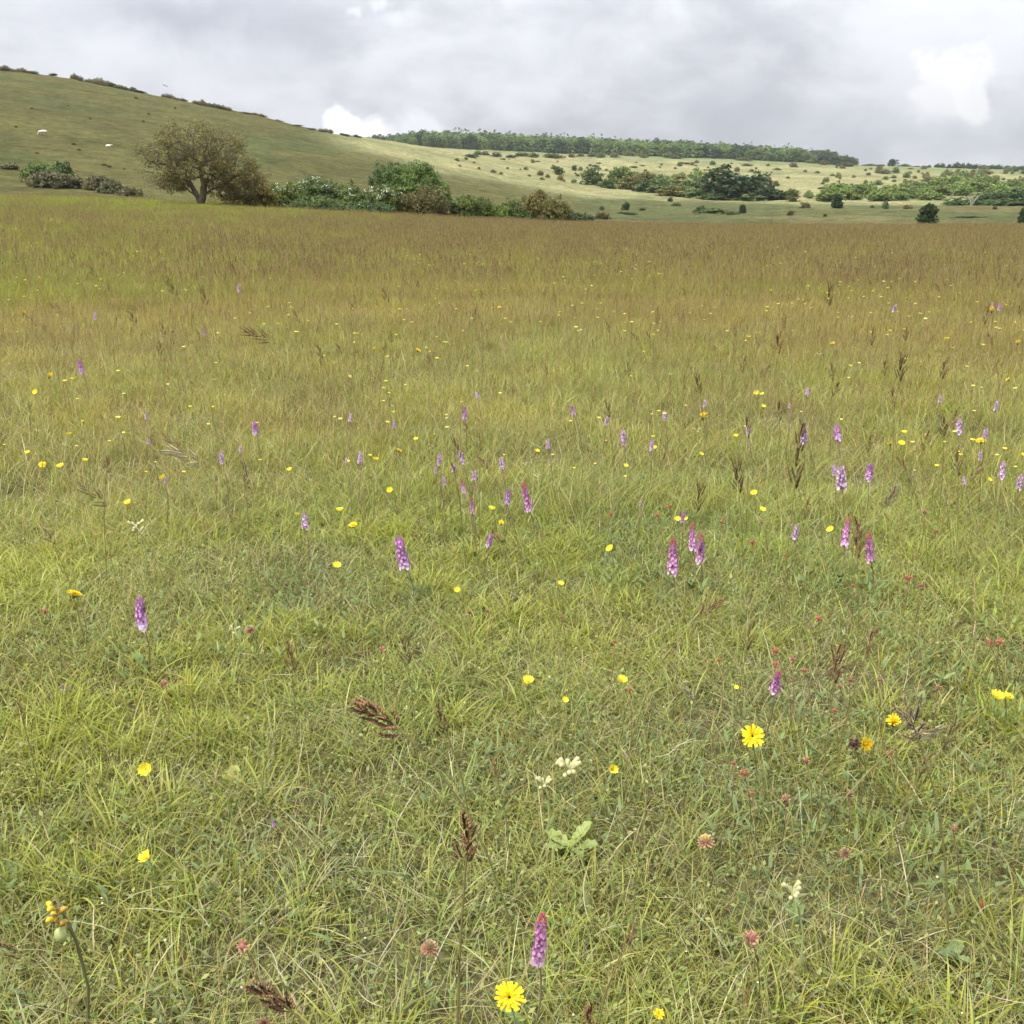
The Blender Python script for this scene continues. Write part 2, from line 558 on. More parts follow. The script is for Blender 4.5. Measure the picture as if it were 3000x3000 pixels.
def seed_stems(mb, n, radius, hmin, hmax, w, hcols, scols, head=.08, nsp=7, spw=.004, spl=.018, loose=.5, leanx=0.12):
    """fine flowering stems, each ending in a loose seed head of small spikelets"""
    for _ in range(n):
        r = radius * math.sqrt(rng.random()); a = rng.random() * 6.283
        b = np.array([r * math.cos(a), r * math.sin(a), 0])
        h = hmin + (hmax - hmin) * rng.random()
        th = rng.random() * 6.283; ln = rng.random() * leanx * 2
        d = np.array([math.cos(th), math.sin(th), 0])
        ts = np.array([0, .35, .7, 1.0])[:, None]
        pts = b + d * ln * h * ts ** 1.7 + np.array([0, 0, h]) * ts
        sc = np.array(scols[rng.integers(len(scols))]) * (1 + rng.normal(0, .1))
        hc = np.array(hcols[rng.integers(len(hcols))]) * (1 + rng.normal(0, .14))
        side = np.array([-d[1], d[0], 0]); side = side * math.cos(1) + d * math.sin(1)
        v = np.stack([pts - side * w / 2, pts + side * w / 2], 1).reshape(-1, 3)
        mb.add(v, [[2 * k, 2 * k + 1, 2 * k + 3, 2 * k + 2] for k in range(3)], None, sc)
        hl = head * (.7 + .6 * rng.random())
        for k in range(nsp):
            f = k / max(1, nsp - 1)
            p = pts[-1] * (1 - 0) - (pts[-1] - pts[-2]) / np.linalg.norm(pts[-1] - pts[-2]) * hl * (1 - f)
            a2 = rng.random() * 6.283
            o = np.array([math.cos(a2), math.sin(a2), 0]) * loose * (1.1 - f) + np.array([0, 0, .8 + .4 * rng.random()])
            o /= np.linalg.norm(o)
            L = spl * (.7 + .7 * rng.random())
            s2 = np.cross(o, [math.cos(a2 + 1), math.sin(a2 + 1), .3]); s2 /= np.linalg.norm(s2) + 1e-6
            m0 = p + o * L * .45
            mb.add([p, m0 - s2 * spw / 2, p + o * L, m0 + s2 * spw / 2], [[0, 1, 2, 3]], None, hc * (.8 + .4 * rng.random()))


PROTO = bpy.data.collections.new('grass_prototypes')


def proto_collection(name, meshes, mat):
    c = bpy.data.collections.new(name)
    for k, me in enumerate(meshes):
        me.materials.append(mat)
        o = bpy.data.objects.new('%s_%02d' % (name, k), me)
        c.objects.link(o)
    return c


def scatter(name, coll, pts, idx, rot, scl, label):
    """one stuff object that sets out copies of the collection's tufts on its points"""
    me = bpy.data.meshes.new(name)
    me.vertices.add(len(pts))
    me.vertices.foreach_set('co', np.asarray(pts, np.float32).ravel())
    a = me.attributes.new('idx', 'INT', 'POINT'); a.data.foreach_set('value', np.asarray(idx, np.int32))
    a = me.attributes.new('rot', 'FLOAT_VECTOR', 'POINT'); a.data.foreach_set('vector', np.asarray(rot, np.float32).ravel())
    a = me.attributes.new('scl', 'FLOAT_VECTOR', 'POINT'); a.data.foreach_set('vector', np.asarray(scl, np.float32).ravel())
    o = ob(name, me)
    g = bpy.data.node_groups.new(name, 'GeometryNodeTree')
    g.interface.new_socket('Geometry', in_out='INPUT', socket_type='NodeSocketGeometry')
    g.interface.new_socket('Geometry', in_out='OUTPUT', socket_type='NodeSocketGeometry')
    N = g.nodes; L = g.links
    gi = N.new('NodeGroupInput'); go = N.new('NodeGroupOutput')
    ci = N.new('GeometryNodeCollectionInfo')
    ci.inputs['Collection'].default_value = coll
    ci.inputs['Separate Children'].default_value = True
    ci.inputs['Reset Children'].default_value = True
    ip = N.new('GeometryNodeInstanceOnPoints')
    ip.inputs['Pick Instance'].default_value = True

    def at(nm, ty):
        n = N.new('GeometryNodeInputNamedAttribute'); n.data_type = ty; n.inputs[0].default_value = nm
        return n.outputs[0]
    L.new(gi.outputs[0], ip.inputs['Points'])
    L.new(ci.outputs[0], ip.inputs['Instance'])
    L.new(at('idx', 'INT'), ip.inputs['Instance Index'])
    L.new(at('rot', 'FLOAT_VECTOR'), ip.inputs['Rotation'])
    L.new(at('scl', 'FLOAT_VECTOR'), ip.inputs['Scale'])
    L.new(ip.outputs[0], go.inputs[0])
    md = o.modifiers.new('scatter', 'NODES'); md.node_group = g
    tag(o, label, 'grass', kind='stuff')
    return o


LIME = (.306, .342, .066); GREEN = (.244, .286, .072); MID = (.296, .310, .080); BLUE = (.235, .270, .112)
OLIVE = (.285, .235, .078); STRAW = (.46, .40, .23); TAN = (.33, .265, .13); PALE = (.42, .41, .25); BROWN = (.15, .085, .038)
RED = (.17, .078, .042)


def leaflets(mb, n, s0=.007, s1=.015):
    """small oval herb leaves held close over the soil"""
    a = rng.random(n) * 6.283
    r = .17 * np.sqrt(rng.random(n))
    p = np.stack([r * np.cos(a), r * np.sin(a), .006 + rng.random(n) * .035], -1)
    t = rng.random(n) * 6.283
    d = np.stack([np.cos(t), np.sin(t), rng.normal(.15, .3, n)], -1)
    w_ = np.stack([-np.sin(t), np.cos(t), rng.normal(0, .25, n)], -1)
    L = (s0 + (s1 - s0) * rng.random(n))[:, None]
    v = np.stack([p, p + d * L * .5 + w_ * L * .27, p + d * L, p + d * L * .5 - w_ * L * .27], 1).reshape(-1, 3)
    pal = np.array([(.175, .235, .075), (.215, .265, .085), (.19, .225, .095), (.26, .295, .095), (.29, .30, .11)])
    c = pal[rng.integers(0, 5, n)] * (1 + rng.normal(0, .15, (n, 1)))
    k = np.arange(n)[:, None] * 4
    mb.add(v, k + np.array([[0, 1, 2, 3]]), None, np.repeat(np.clip(c, .01, .8), 4, 0))


def near_protos():
    out = []
    for k in range(24):
        mb = MB()
        kind = k % 6
        if kind in (0, 1, 2):      # fine mixed turf
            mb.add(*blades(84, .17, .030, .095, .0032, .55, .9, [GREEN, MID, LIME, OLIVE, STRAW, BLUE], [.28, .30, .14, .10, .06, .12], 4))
            mb.add(*blades(15, .18, .04, .11, .0016, .7, 1.3, [STRAW, PALE, TAN, OLIVE], [.25, .35, .15, .25], 5))
            leaflets(mb, 46)
        elif kind == 3:            # bright tuft of broader blades
            a = rng.random(38) * 6.283; r = .06 * np.sqrt(rng.random(38))
            r0 = np.stack([r * np.cos(a), r * np.sin(a), np.zeros(38)], -1)
            mb.add(*blades(38, .08, .035, .085, .0042, .6, .9, [LIME, MID, (.30, .31, .04)], [.55, .2, .25], 5, dirs=a + rng.normal(0, .5, 38), r0=r0))
            mb.add(*blades(66, .17, .03, .08, .0030, .5, .9, [GREEN, MID, LIME, STRAW], [.3, .34, .28, .08], 4))
            leaflets(mb, 16)
        elif kind == 4:            # dead litter lying over moss
            mb.add(*blades(24, .18, .03, .10, .0021, 1.2, 1.3, [STRAW, PALE, TAN, (.42, .40, .30)], None, 5))
            leaflets(mb, 24)
            mb.add(*blades(60, .18, .02, .07, .0028, .6, .8, [GREEN, BLUE, MID], None, 3))
        else:                      # little broad-leaved herbs between the grass
            mb.add(*blades(42, .17, .03, .09, .0024, .6, 1.0, [GREEN, MID, STRAW, OLIVE], None, 4))
            n = 22
            a = rng.random(n) * 6.283
            r = .16 * np.sqrt(rng.random(n))
            r0 = np.stack([r * np.cos(a), r * np.sin(a), .015 + rng.random(n) * .03], -1)
            mb.add(*blades(n, .1, .012, .024, .0085, 1.1, .7, [(.15, .21, .075), (.19, .25, .095), (.17, .21, .09)], None, 4, r0=r0))
        out.append(mb.mesh('turf_near'))
    return out


FARPAL = (GREEN, MID, LIME, OLIVE, STRAW, TAN, PALE)


def mid_protos():
    out = []
    for k in range(12):
        mb = MB()
        kind = k % 4
        GREEN, MID, LIME, OLIVE, STRAW, TAN, PALE = [tuple(np.array(q) * (np.array([1.0, 1.0, .90]) if k < 6 else np.array([.92, .81, .64]))) for q in FARPAL]
        pal, cw = ([GREEN, MID, LIME, OLIVE, STRAW], [.14, .32, .14, .28, .12]) if kind != 2 else ([LIME, MID, OLIVE, STRAW], [.4, .3, .2, .1])
        mb.add(*blades(105, .30, .06, .17, .0036, .48, .8, pal, cw, 4))
        mb.add(*blades(24, .30, .08, .22, .0030, .5, 1.1, [STRAW, TAN, PALE, OLIVE], None, 4))
        out.append(mb.mesh('turf_middle'))
    return out


def far_protos():
    out = []
    for k in range(12):
        mb = MB()
        GREEN, MID, LIME, OLIVE, STRAW, TAN, PALE = [tuple(np.array(q) * np.array([.84, .80, .58])) for q in FARPAL]
        pal, cw = ([MID, OLIVE, LIME, TAN, GREEN], [.24, .34, .12, .20, .10]) if k < 9 else ([LIME, MID, GREEN, OLIVE], [.36, .32, .26, .06])
        mb.add(*blades(120, .62, .10, .27, .0085, .40, .6, pal, cw, 3))
        out.append(mb.mesh('sward_far'))
    return out


def stem_protos(near=True):
    out = []
    HC = [(.24, .13, .065), (.26, .12, .07), (.20, .13, .06), (.28, .18, .08), (.33, .25, .12)] if near == 'near' else [(.17, .105, .055), (.25, .155, .08), (.29, .19, .095), (.34, .25, .12), (.36, .28, .13)]
    SCL = [(.27, .22, .09), (.24, .23, .08), (.33, .25, .13)]
    for k in range(10):
        mb = MB()
        if near == 'near':
            seed_stems(mb, 3, .16, .16, .36, .0014, HC, SCL, .05, 9, .0030, .010, .5)
        elif near == 'mid':
            seed_stems(mb, 7, .30, .20, .42, .0024, HC, SCL, .07, 9, .0044, .017, .5)
        else:
            seed_stems(mb, 16, .65, .24, .44, .0060, [tuple(np.array(q) * .74) for q in HC[1:] + [(.40, .29, .14), (.38, .31, .13), (.36, .31, .12)]], SCL, .11, 7, .014, .045, .35)
        out.append(mb.mesh('seed_stems'))
    return out


def region(n_per_m2, dmin, dmax, half=.66, seed=0):
    """random points in the strip of meadow that the picture (and a step aside) can see"""
    g = np.random.default_rng(seed)
    w_ = dmax * half + 2
    n = int(n_per_m2 * (2 * w_) * (dmax + 1 - 0))
    x = g.uniform(-w_, w_, n); y = g.uniform(.35, dmax + 1, n)
    d = np.hypot(x, y)
    ok = (d >= dmin) & (d < dmax) & (np.abs(x) < half * y + 1.6) & (d < meadow_edge(np.arctan2(x, y)))
    return x[ok], y[ok], g


def do_scatter(name, coll, nproto, dens, dmin, dmax, seed, s0, s1, label, keep=None, pick=None, tilt=.06, sink=0.0, zs=None):
    x, y, g = region(dens, dmin, dmax, seed=seed)
    if keep is not None:
        k = g.random(len(x)) < keep(x, y)
        x, y = x[k], y[k]
    n = len(x)
    idx = g.integers(0, nproto, n) if pick is None else pick(x, y, g)
    rot = np.stack([g.normal(0, tilt, n), g.normal(0, tilt, n), g.random(n) * 6.283], -1)
    s = s0 + (s1 - s0) * g.random(n)
    if zs is not None:
        s3 = np.stack([s, s, s * zs(x, y)], -1)
    else:
        s3 = np.stack([s, s, s], -1)
    return scatter(name, coll, np.stack([x, y, Z(x, y) - sink], -1), idx, rot, s3, label)


def near_spot(x, y, spots):
    b = 0 * x
    for px, py, r in spots:
        p, t = hit(px, py)
        b = np.maximum(b, np.exp(-((x - p.x) ** 2 + (y - p.y) ** 2) / (r * r)))
    return b


def pick_near(x, y, g):
    n = len(x)
    bl = near_spot(x, y, [(430, 1340, .28), (120, 1390, .22), (230, 1430, .2), (440, 1480, .16), (1010, 1070, .38), (930, 1270, .22), (60, 1460, .16), (560, 1200, .22), (330, 1250, .2), (1100, 1160, .22), (820, 1380, .14), (540, 1790, .11), (280, 1790, .1), (1215, 1640, .1), (1890, 1350, .12), (1780, 1640, .1), (1590, 1860, .1), (1420, 1040, .2)])
    bh = near_spot(x, y, [(1600, 1470, .3), (380, 1740, .16), (1150, 1090, .3), (1600, 1130, .3), (1720, 1290, .3), (1340, 1640, .18), (1150, 1600, .14), (560, 1540, .14), (1700, 1700, .2), (340, 1310, .15), (820, 1870, .12)])
    lime = fbm(x * 1.1 + 40, y * 1.1, 77, 3)
    herb = fbm(x * 1.3, y * 1.3 + 9, 78, 3)
    dead = fbm(x * 1.5 + 3, y * 1.5, 79, 3)
    u = g.random(n)
    left = 1 - sstep(x, -.2, .8)
    p3 = np.maximum(sstep(lime, .48, .62) * (.30 + .34 * left), .85 * bl)
    p4 = sstep(dead, .50, .66) * .40 + .05
    p5 = np.maximum(sstep(herb, .48, .62) * (.50 - .2 * left), .8 * bh) * (1 - .8 * bl)
    kind = np.where(u < p3, 3, np.where(u < p3 + p4, 4, np.where(u < p3 + p4 + p5, 5, g.integers(0, 3, n))))
    return kind + 6 * g.integers(0, 4, n)


def pick_far(x, y, g):
    green = np.exp(-(((x + 22) / 17) ** 2 + ((y - 77) / 12) ** 2)) * 1.2 + .35 * (1 - sstep(np.arctan2(x, y), -.40, -.05)) + .5 * sstep(fbm(x * .07, y * .09, 91, 3), .5, .66)
    return np.where(g.random(len(x)) < green, g.integers(9, 12, len(x)), g.integers(0, 9, len(x)))


def brown(x, y):
    """seed heads thicken with distance and towards the right of the meadow"""
    d = np.hypot(x, y)
    green = np.exp(-(((x + 22) / 17) ** 2 + ((y - 77) / 12) ** 2))
    f = .35 + .65 * fbm(x * .12, y * .10, 55, 3) / .5
    side = .55 + .45 * sstep(np.arctan2(x, y), -.42, -.05)
    return np.clip(f * side * (1 - .95 * green), 0, 1)


c1 = proto_collection('turf_near', near_protos(), M_grass)
c2 = proto_collection('turf_middle', mid_protos(), M_grass)
c3 = proto_collection('sward_far', far_protos(), M_grass)
s1 = proto_collection('stems_near', stem_protos('near'), M_dry)
s2 = proto_collection('stems_middle', stem_protos('mid'), M_dry)
s3 = proto_collection('stems_far', stem_protos('far'), M_dry)
hs = lambda x, y: .85 + .5 * fbm(x * .8, y * .8, 5, 2)
do_scatter('near_turf', c1, 24, 125, .5, 5.4, 1, .8, 1.25, 'short tufted green and straw turf in the foreground of the meadow', pick=pick_near, zs=hs)
do_scatter('middle_turf', c2, 12, 24, 4.6, 19, 2, .8, 1.25, 'olive green meadow grass in the middle distance', zs=hs,
           pick=lambda x, y, g: g.integers(0, 6, len(x)) + 6 * (g.random(len(x)) < sstep(np.hypot(x, y) + 5 * fbm(x * .5, y * .5, 8, 3) - 2.5, 5.5, 15)))
do_scatter('far_turf', c3, 12, 6.0, 16, 97, 3, .85, 1.25, 'brownish olive sward reaching back to the hedge and valley', pick=pick_far)
do_scatter('fine_seeding_stems', s1, 10, 28, .9, 8, 4, .7, 1.2, 'thin brown seeding stems scattered through the near turf',
           keep=lambda x, y: (.25 + .75 * sstep(np.hypot(x, y), 2, 6)) * (.4 + .6 * sstep(x / y, -.3, .3)), tilt=.1)
do_scatter('middle_seeding_stems', s2, 10, 15, 6, 22, 5, .75, 1.2, 'brown seeding grass stems standing over the middle meadow',
           keep=lambda x, y: brown(x, y) * (.45 + .55 * sstep(np.hypot(x, y), 6, 11)), tilt=.08)
do_scatter('far_seeding_stems', s3, 10, 2.5, 18, 97, 6, .8, 1.2, 'reddish brown haze of seeding grass across the far meadow', keep=brown)
print('grass done')

# ================================================================== woody plants
def clump_leaves(mb, cen, rad, n, size, col, up=.3, flat=.55, var=.22):
    """n small leaf blades scattered round each centre"""
    cen = np.asarray(cen, float); m = len(cen)
    rad = np.broadcast_to(np.asarray(rad, float), (m,))
    c = np.repeat(cen, n, 0)
    d = rng.normal(0, 1, (m * n, 3)); d /= np.linalg.norm(d, axis=1)[:, None]
    r = rng.random((m * n, 1)) ** .45
    p = c + d * r * np.repeat(rad, n)[:, None] * np.array([1, 1, .7])
    nrm = d * flat + rng.normal(0, .6, d.shape) + [0, 0, up]
    nrm /= np.linalg.norm(nrm, axis=1)[:, None]
    a = np.cross(nrm, rng.normal(0, 1, d.shape)); a /= np.linalg.norm(a, axis=1)[:, None]
    b = np.cross(nrm, a)
    s = size * (.55 + .9 * rng.random((m * n, 1)))
    v = np.stack([p - a * s, p + b * s * .55, p + a * s, p - b * s * .55], 1).reshape(-1, 3)
    col = np.asarray(col, float)
    base = col[rng.integers(0, len(col), m)] if col.ndim == 2 else np.broadcast_to(col, (m, 3))
    cc = np.repeat(base * (1 + rng.normal(0, var * .6, (m, 1))), n, 0) * (1 + rng.normal(0, var, (m * n, 1)))
    cc = np.clip(cc, .01, .85)
    k = np.arange(m * n)[:, None] * 4
    mb.add(v, k + np.array([[0, 1, 2, 3]]), None, np.repeat(cc, 4, 0))


def lobe_centres(lobes, per, seedshell=.55):
    """clump centres through the outer volume of a set of ellipsoids (x, y, z, rx, ry, rz)"""
    out = []
    for l in lobes:
        k = max(3, int(per * (l[3] * l[4] * l[5]) ** (2 / 3.)))
        d = rng.normal(0, 1, (k, 3)); d /= np.linalg.norm(d, axis=1)[:, None]
        r = seedshell + (1 - seedshell) * rng.random((k, 1)) ** .6
        r = r * (1 + rng.normal(0, .07, (k, 1)))
        out.append(np.array(l[:3]) + d * r * np.array(l[3:6]))
    p = np.vstack(out)
    return p[p[:, 2] > .05]


LEAF = {
    'hawthorn': [(.105, .103, .036), (.125, .115, .040), (.095, .10, .036), (.13, .11, .042)] or [(0.104, 0.104, 0.032), (0.128, 0.116, 0.034), (0.085, 0.091, 0.032), (0.140, 0.104, 0.039)],
    'olive':    [(0.134, 0.128, 0.039), (0.110, 0.116, 0.037), (0.159, 0.134, 0.044)],
    'fresh':    [(0.104, 0.159, 0.043), (0.128, 0.183, 0.049), (0.079, 0.128, 0.039), (0.152, 0.189, 0.055)],
    'mid':      [(0.085, 0.128, 0.044), (0.104, 0.140, 0.044), (0.067, 0.104, 0.039)],
    'dark':     [(0.051, 0.083, 0.034), (0.067, 0.098, 0.037), (0.041, 0.067, 0.032)],
    'teal':     [(.075, .115, .050), (.09, .13, .055), (.065, .10, .045)] or [(0.073, 0.122, 0.063), (0.085, 0.140, 0.071), (0.061, 0.104, 0.055)],
    'rust':     [(.118, .110, .040), (.135, .118, .044), (.11, .12, .045), (.125, .105, .042)] or [(0.146, 0.098, 0.039), (0.165, 0.116, 0.044), (0.116, 0.091, 0.037), (0.122, 0.116, 0.039)],
    'grey':     [(.12, .122, .06), (.105, .105, .055), (.13, .12, .065)] or [(0.116, 0.104, 0.067), (0.098, 0.091, 0.061), (0.091, 0.098, 0.055)],
    'wood':     [(0.122, 0.177, 0.067), (0.098, 0.152, 0.063), (0.146, 0.195, 0.076)],
    'pine':     [(0.055, 0.091, 0.055), (0.067, 0.104, 0.061), (0.046, 0.076, 0.049)],
}


def bush_mesh(W, H, Dp, pal, per=26, leaf=.075, n=34, lob=None, crad=.30, spiky=0.0, low=True):
    """rounded shrub crown as many overlapping leafy lobes; origin at ground centre"""
    mb = MB()
    lobes = []
    nl = (lob or 9) + 3
    for k in range(nl):
        a = rng.random() * 6.283; r = rng.random() ** .5 * .62
        x, y = math.cos(a) * r * W / 2, math.sin(a) * r * Dp / 2
        top = H * (1 - .55 * r ** 1.6) * (.78 + .28 * rng.random())
        s = (.20 + .16 * rng.random())
        rz = min(top * .5, H * (.24 + .14 * rng.random()))
        lobes.append((x, y, top - rz, W * s, Dp * s, rz))
        if low:
            lobes.append((x * 1.25, y * 1.25, rz * .75, W * s * .95, Dp * s * .95, rz * .9))
    cen = lobe_centres(lobes, per / (crad / .30) ** 2)
    clump_leaves(mb, cen, crad * (.6 + .8 * rng.random(len(cen))), n, leaf, LEAF[pal])
    if spiky:
        k = int(14 * spiky)
        for _ in range(k):
            c = cen[rng.integers(len(cen))]
            d = c / (np.linalg.norm(c) + 1e-6) + [0, 0, .9] + rng.normal(0, .3, 3)
            d /= np.linalg.norm(d)
            cs = np.array([c + d * crad * q for q in np.arange(.5, 1.5, .25)])
            clump_leaves(mb, cs, crad * .34, max(5, n // 3), leaf * .8, LEAF[pal])
    return mb, cen


def stems_mesh(W, H, Dp, n=9, r=.05):
    mb = MB()
    for _ in range(n):
        a = rng.random() * 6.283; q = .12 + .3 * rng.random()
        p0 = np.array([math.cos(a) * W * .06, math.sin(a) * Dp * .06, -.15])
        p2 = np.array([math.cos(a) * W * q, math.sin(a) * Dp * q, H * (.55 + .25 * rng.random())])
        p1 = (p0 + p2) / 2 + np.array([0, 0, -.1 * H]) + rng.normal(0, .06 * H, 3)
        mb.tube([p0, p1, p2], [r, r * .7, r * .25], 5, (.10, .085, .065))
    return mb.mesh('stems')


WHITE = [(.78, .76, .62), (.72, .72, .56), (.80, .79, .70)]


def near_bush(px, top, base, width, d, pal, label, name='bush', cat='bush', group=None, blossom=0.0, spiky=.35, lob=None, leaf=.07, tint=(1, 1, 1), per=26, blz=(.5, 1.05), front=True, trunk=False, low=True):
    x, y, z = place(px, d, base)
    W = width / F * d * 1.16
    # height from the sight line to its top
    r = ray(px, top)
    zt = CAM_H + d * r[2] / math.hypot(r[0], r[1])
    H = max(.5, zt - z)
    e = ob(name, None, loc=(x, y, z))
    tag(e, label, cat, group)
    Dp = max(W * .8, 1.6)
    mb, cen = bush_mesh(W, H, Dp, pal, per=per, leaf=leaf, lob=lob, spiky=spiky, low=low)
    f = ob('foliage', mb.mesh('foliage'), M_leaf, e)
    f.color = (tint[0] * 1.15, tint[1] * 1.15, tint[2] * 1.1, 1)
    ob('trunk' if trunk else 'stem', stems_mesh(W, H, Dp), M_bark, e)
    if blossom > 0:
        b = MB()
        k = cen[(cen[:, 2] > H * blz[0]) & (cen[:, 2] < H * blz[1]) & (cen[:, 1] < Dp * .25)]
        k = k[rng.random(len(k)) < blossom]
        if len(k):
            k = k + np.array([0, -.22, .10])
            # blossom sits in flattish sprays along the shoots
            clump_leaves(b, k, .15 + .12 * rng.random(len(k)), 8, .055, WHITE, up=1.0, flat=.2, var=.06)
            bo = ob('blossom', b.mesh('blossom'), M_leaf, e)
            bo['kind'] = 'stuff'
    return e


# ---- the lone hawthorn
def hawthorn():
    d = 83.0
    x, y, z = place(378, d, 381)
    px = d / F                                   # metres per picture pixel there
    t = ob('hawthorn_tree', None, loc=(x, y, z), scale=(.84, .84, .81))
    tag(t, 'wide old hawthorn tree with a forked dark trunk and thin olive brown crown', 'tree')
    lobes = [(0.1, 0, 5.3, 3.6, 2.8, 1.75), (-2.0, 0, 4.6, 2.3, 2.0, 1.7), (2.0, 0, 4.7, 2.3, 2.0, 1.75), (3.3, 0, 3.5, 1.7, 1.5, 1.2),
             (-2.9, 0, 3.1, 1.5, 1.4, 1.1), (4.6, .2, 2.7, 1.2, 1.1, .9), (-1.6, -.2, 2.3, 1.6, 1.3, .7), (3.4, -.2, 1.8, 1.6, 1.3, 1.0),
             (0.8, -.6, 3.6, 2.6, 1.6, 1.5), (-4.6, 0, 4.6, .9, .8, .5), (-2.3, -.3, 1.9, 1.7, 1.3, .55), (-1.2, -.6, 2.9, 1.6, 1.3, .8), (1.9, -.4, 2.0, 1.3, 1.1, .6), (-3.2, 0, 2.2, 1.2, 1.0, .5), (1.6, -.5, 3.0, 1.5, 1.2, .8)]
    L = np.array(lobes)
    targets = []
    for l in lobes:
        k = int(26 * (l[3] * l[4] * l[5]) ** .66) + 6
        q = rng.normal(0, 1, (k, 3)); q /= np.linalg.norm(q, axis=1)[:, None]
        targets.append(np.array(l[:3]) + q * (.55 + .5 * rng.random((k, 1))) * np.array(l[3:6]))
    targets = np.vstack(targets)
    targets = targets[targets[:, 2] > .95]
    # tree skeleton: each target joins to the closest earlier node
    nodes = [np.array([.05, 0, -.25]), np.array([0, 0, .25]), np.array([-.18, 0, .8]), np.array([-.45, .05, 1.35]), np.array([.30, 0, .95]), np.array([.42, -.05, 1.7]),
             np.array([-.75, .1, 1.9]), np.array([.30, 0, 2.5]), np.array([-1.0, .1, 2.6]), np.array([.65, 0, 2.3]), np.array([.2, 0, 3.3]),
             np.array([-1.0, -.1, 1.45]), np.array([-1.9, -.2, 1.55]), np.array([1.1, 0, 1.5]), np.array([1.9, 0, 1.7]), np.array([1.3, .1, 3.1])]
    par = [-1, 0, 1, 2, 1, 4, 3, 5, 6, 5, 7, 2, 11, 4, 13, 9]
    order = np.argsort(np.linalg.norm(targets - [0, 0, 1.8], axis=1))
    for i in order:
        tg = targets[i]
        N = np.array(nodes)
        dist = np.linalg.norm(N - tg, axis=1)
        dist[:2] += 9
        dist += .12 * np.linalg.norm(N - [0, 0, 1.6], axis=1)
        k = int(np.argmin(dist))
        seg = tg - nodes[k]; Ls = np.linalg.norm(seg)
        steps = max(1, int(Ls / .45))
        p = k
        for s_ in range(1, steps + 1):
            f = s_ / steps
            q = nodes[k] + seg * f + (rng.normal(0, .07, 3) if s_ < steps else 0) + np.array([0, 0, .16 * Ls * math.sin(math.pi * f)]) * .6
            nodes.append(q); par.append(p); p = len(nodes) - 1
    n = len(nodes)
    load = np.ones(n)
    for i in range(n - 1, 0, -1):
        load[par[i]] += load[i]
    rad = .0125 * np.sqrt(load) ** .92
    rad[:8] *= 1.3
    rad = np.minimum(rad, .42)
    kids = [[] for _ in range(n)]
    for i in range(1, n): kids[par[i]].append(i)
    tr, br = MB(), MB()
    bark = (.11, .088, .062)
    for i in range(1, n):
        p = par[i]
        m = tr if i < 8 else br
        r0 = rad[p] if load[i] > .45 * load[p] else rad[i] * 1.15
        m.tube([nodes[p], (nodes[p] + nodes[i]) / 2 + rng.normal(0, .012, 3), nodes[i]], [r0, (r0 + rad[i]) / 2, rad[i]], 8 if rad[i] > .08 else 4, bark, cap=False)
    # fine twigs
    N = np.array(nodes)
    tips = N[16:]
    k = 3
    base = np.repeat(tips, k, 0)
    out = base - [0, 0, 2.0]; out /= np.linalg.norm(out, axis=1)[:, None]
    dirn = out + rng.normal(0, .75, base.shape); dirn /= np.linalg.norm(dirn, axis=1)[:, None]
    ln = .35 + .5 * rng.random((len(base), 1))
    side = np.cross(dirn, rng.normal(0, 1, base.shape)); side /= np.linalg.norm(side, axis=1)[:, None]
    wd = .012
    q0 = base; q1 = base + dirn * ln * .55 + rng.normal(0, .04, base.shape); q2 = base + dirn * ln
    v = np.stack([q0 - side * wd, q0 + side * wd, q1 + side * wd * .8, q1 - side * wd * .8, q2], 1).reshape(-1, 3)
    o = np.arange(len(base))[:, None] * 5
    br.add(v, o + np.array([[0, 1, 2, 3]]), o + np.array([[3, 2, 4]]), (.10, .08, .055))
    ob('trunk', tr.mesh('trunk', True), M_bark, t)
    b_ = ob('branch', br.mesh('branch'), M_bark, t)
    lf = MB()
    cen = np.vstack([q2, tips[rng.random(len(tips)) < .6]])
    cen = cen[cen[:, 2] > .9]
    # leaves thin out to the left, thicken to the right
    keep = (fbm(cen[:, 0] * .8 + 9, cen[:, 2] * .8 + cen[:, 1] * .8, 66, 2) > .45) & (rng.random(len(cen)) < np.clip(.80 + .08 * cen[:, 0], .45, 1.0))
    cen = cen[keep]
    clump_leaves(lf, cen, .30 + .22 * rng.random(len(cen)), 16, .068, LEAF['hawthorn'] + [(.17, .14, .045)], var=.25)
    f = ob('foliage', lf.mesh('foliage'), M_leaf, t)
    f.color = (1.25, 1.22, 1.05, 1)
    return t


hawthorn()

HG = 'bushes of the hedge along the meadow edge'
near_bush(452, 306, 391, 84, 84.5, 'hawthorn', 'olive brown thorn bush spreading low against the right side of the lone tree', group=HG, spiky=2.0, tint=(1.45, 1.3, .95), per=15, low=False)
near_bush(495, 345, 391, 46, 84.5, 'hawthorn', 'lower right flank of olive thorn scrub beside the lone tree', group=HG, spiky=1.2, tint=(1.4, 1.25, .9), per=20)
near_bush(540, 338, 391, 66, 86, 'fresh', 'light green bush dotted white, first in the hedge right of the brown thorn', group=HG, blossom=.20, tint=(1.05, 1.0, .9))
near_bush(598, 328, 396, 84, 88, 'mid', 'green bush topped with scattered white blossom and a dark leading shoot', group=HG, blossom=.16, spiky=1.5)
near_bush(655, 342, 400, 84, 87, 'mid', 'sprawling green bush in the hedge with white blossom along its crown', group=HG, blossom=.18, tint=(1.2, 1.12, 1.0))
near_bush(592, 372, 398, 100, 84.5, 'teal', 'low green scrub along the foot of the blossoming hedge', group=HG, tint=(1.1, 1.0, .75), lob=12)
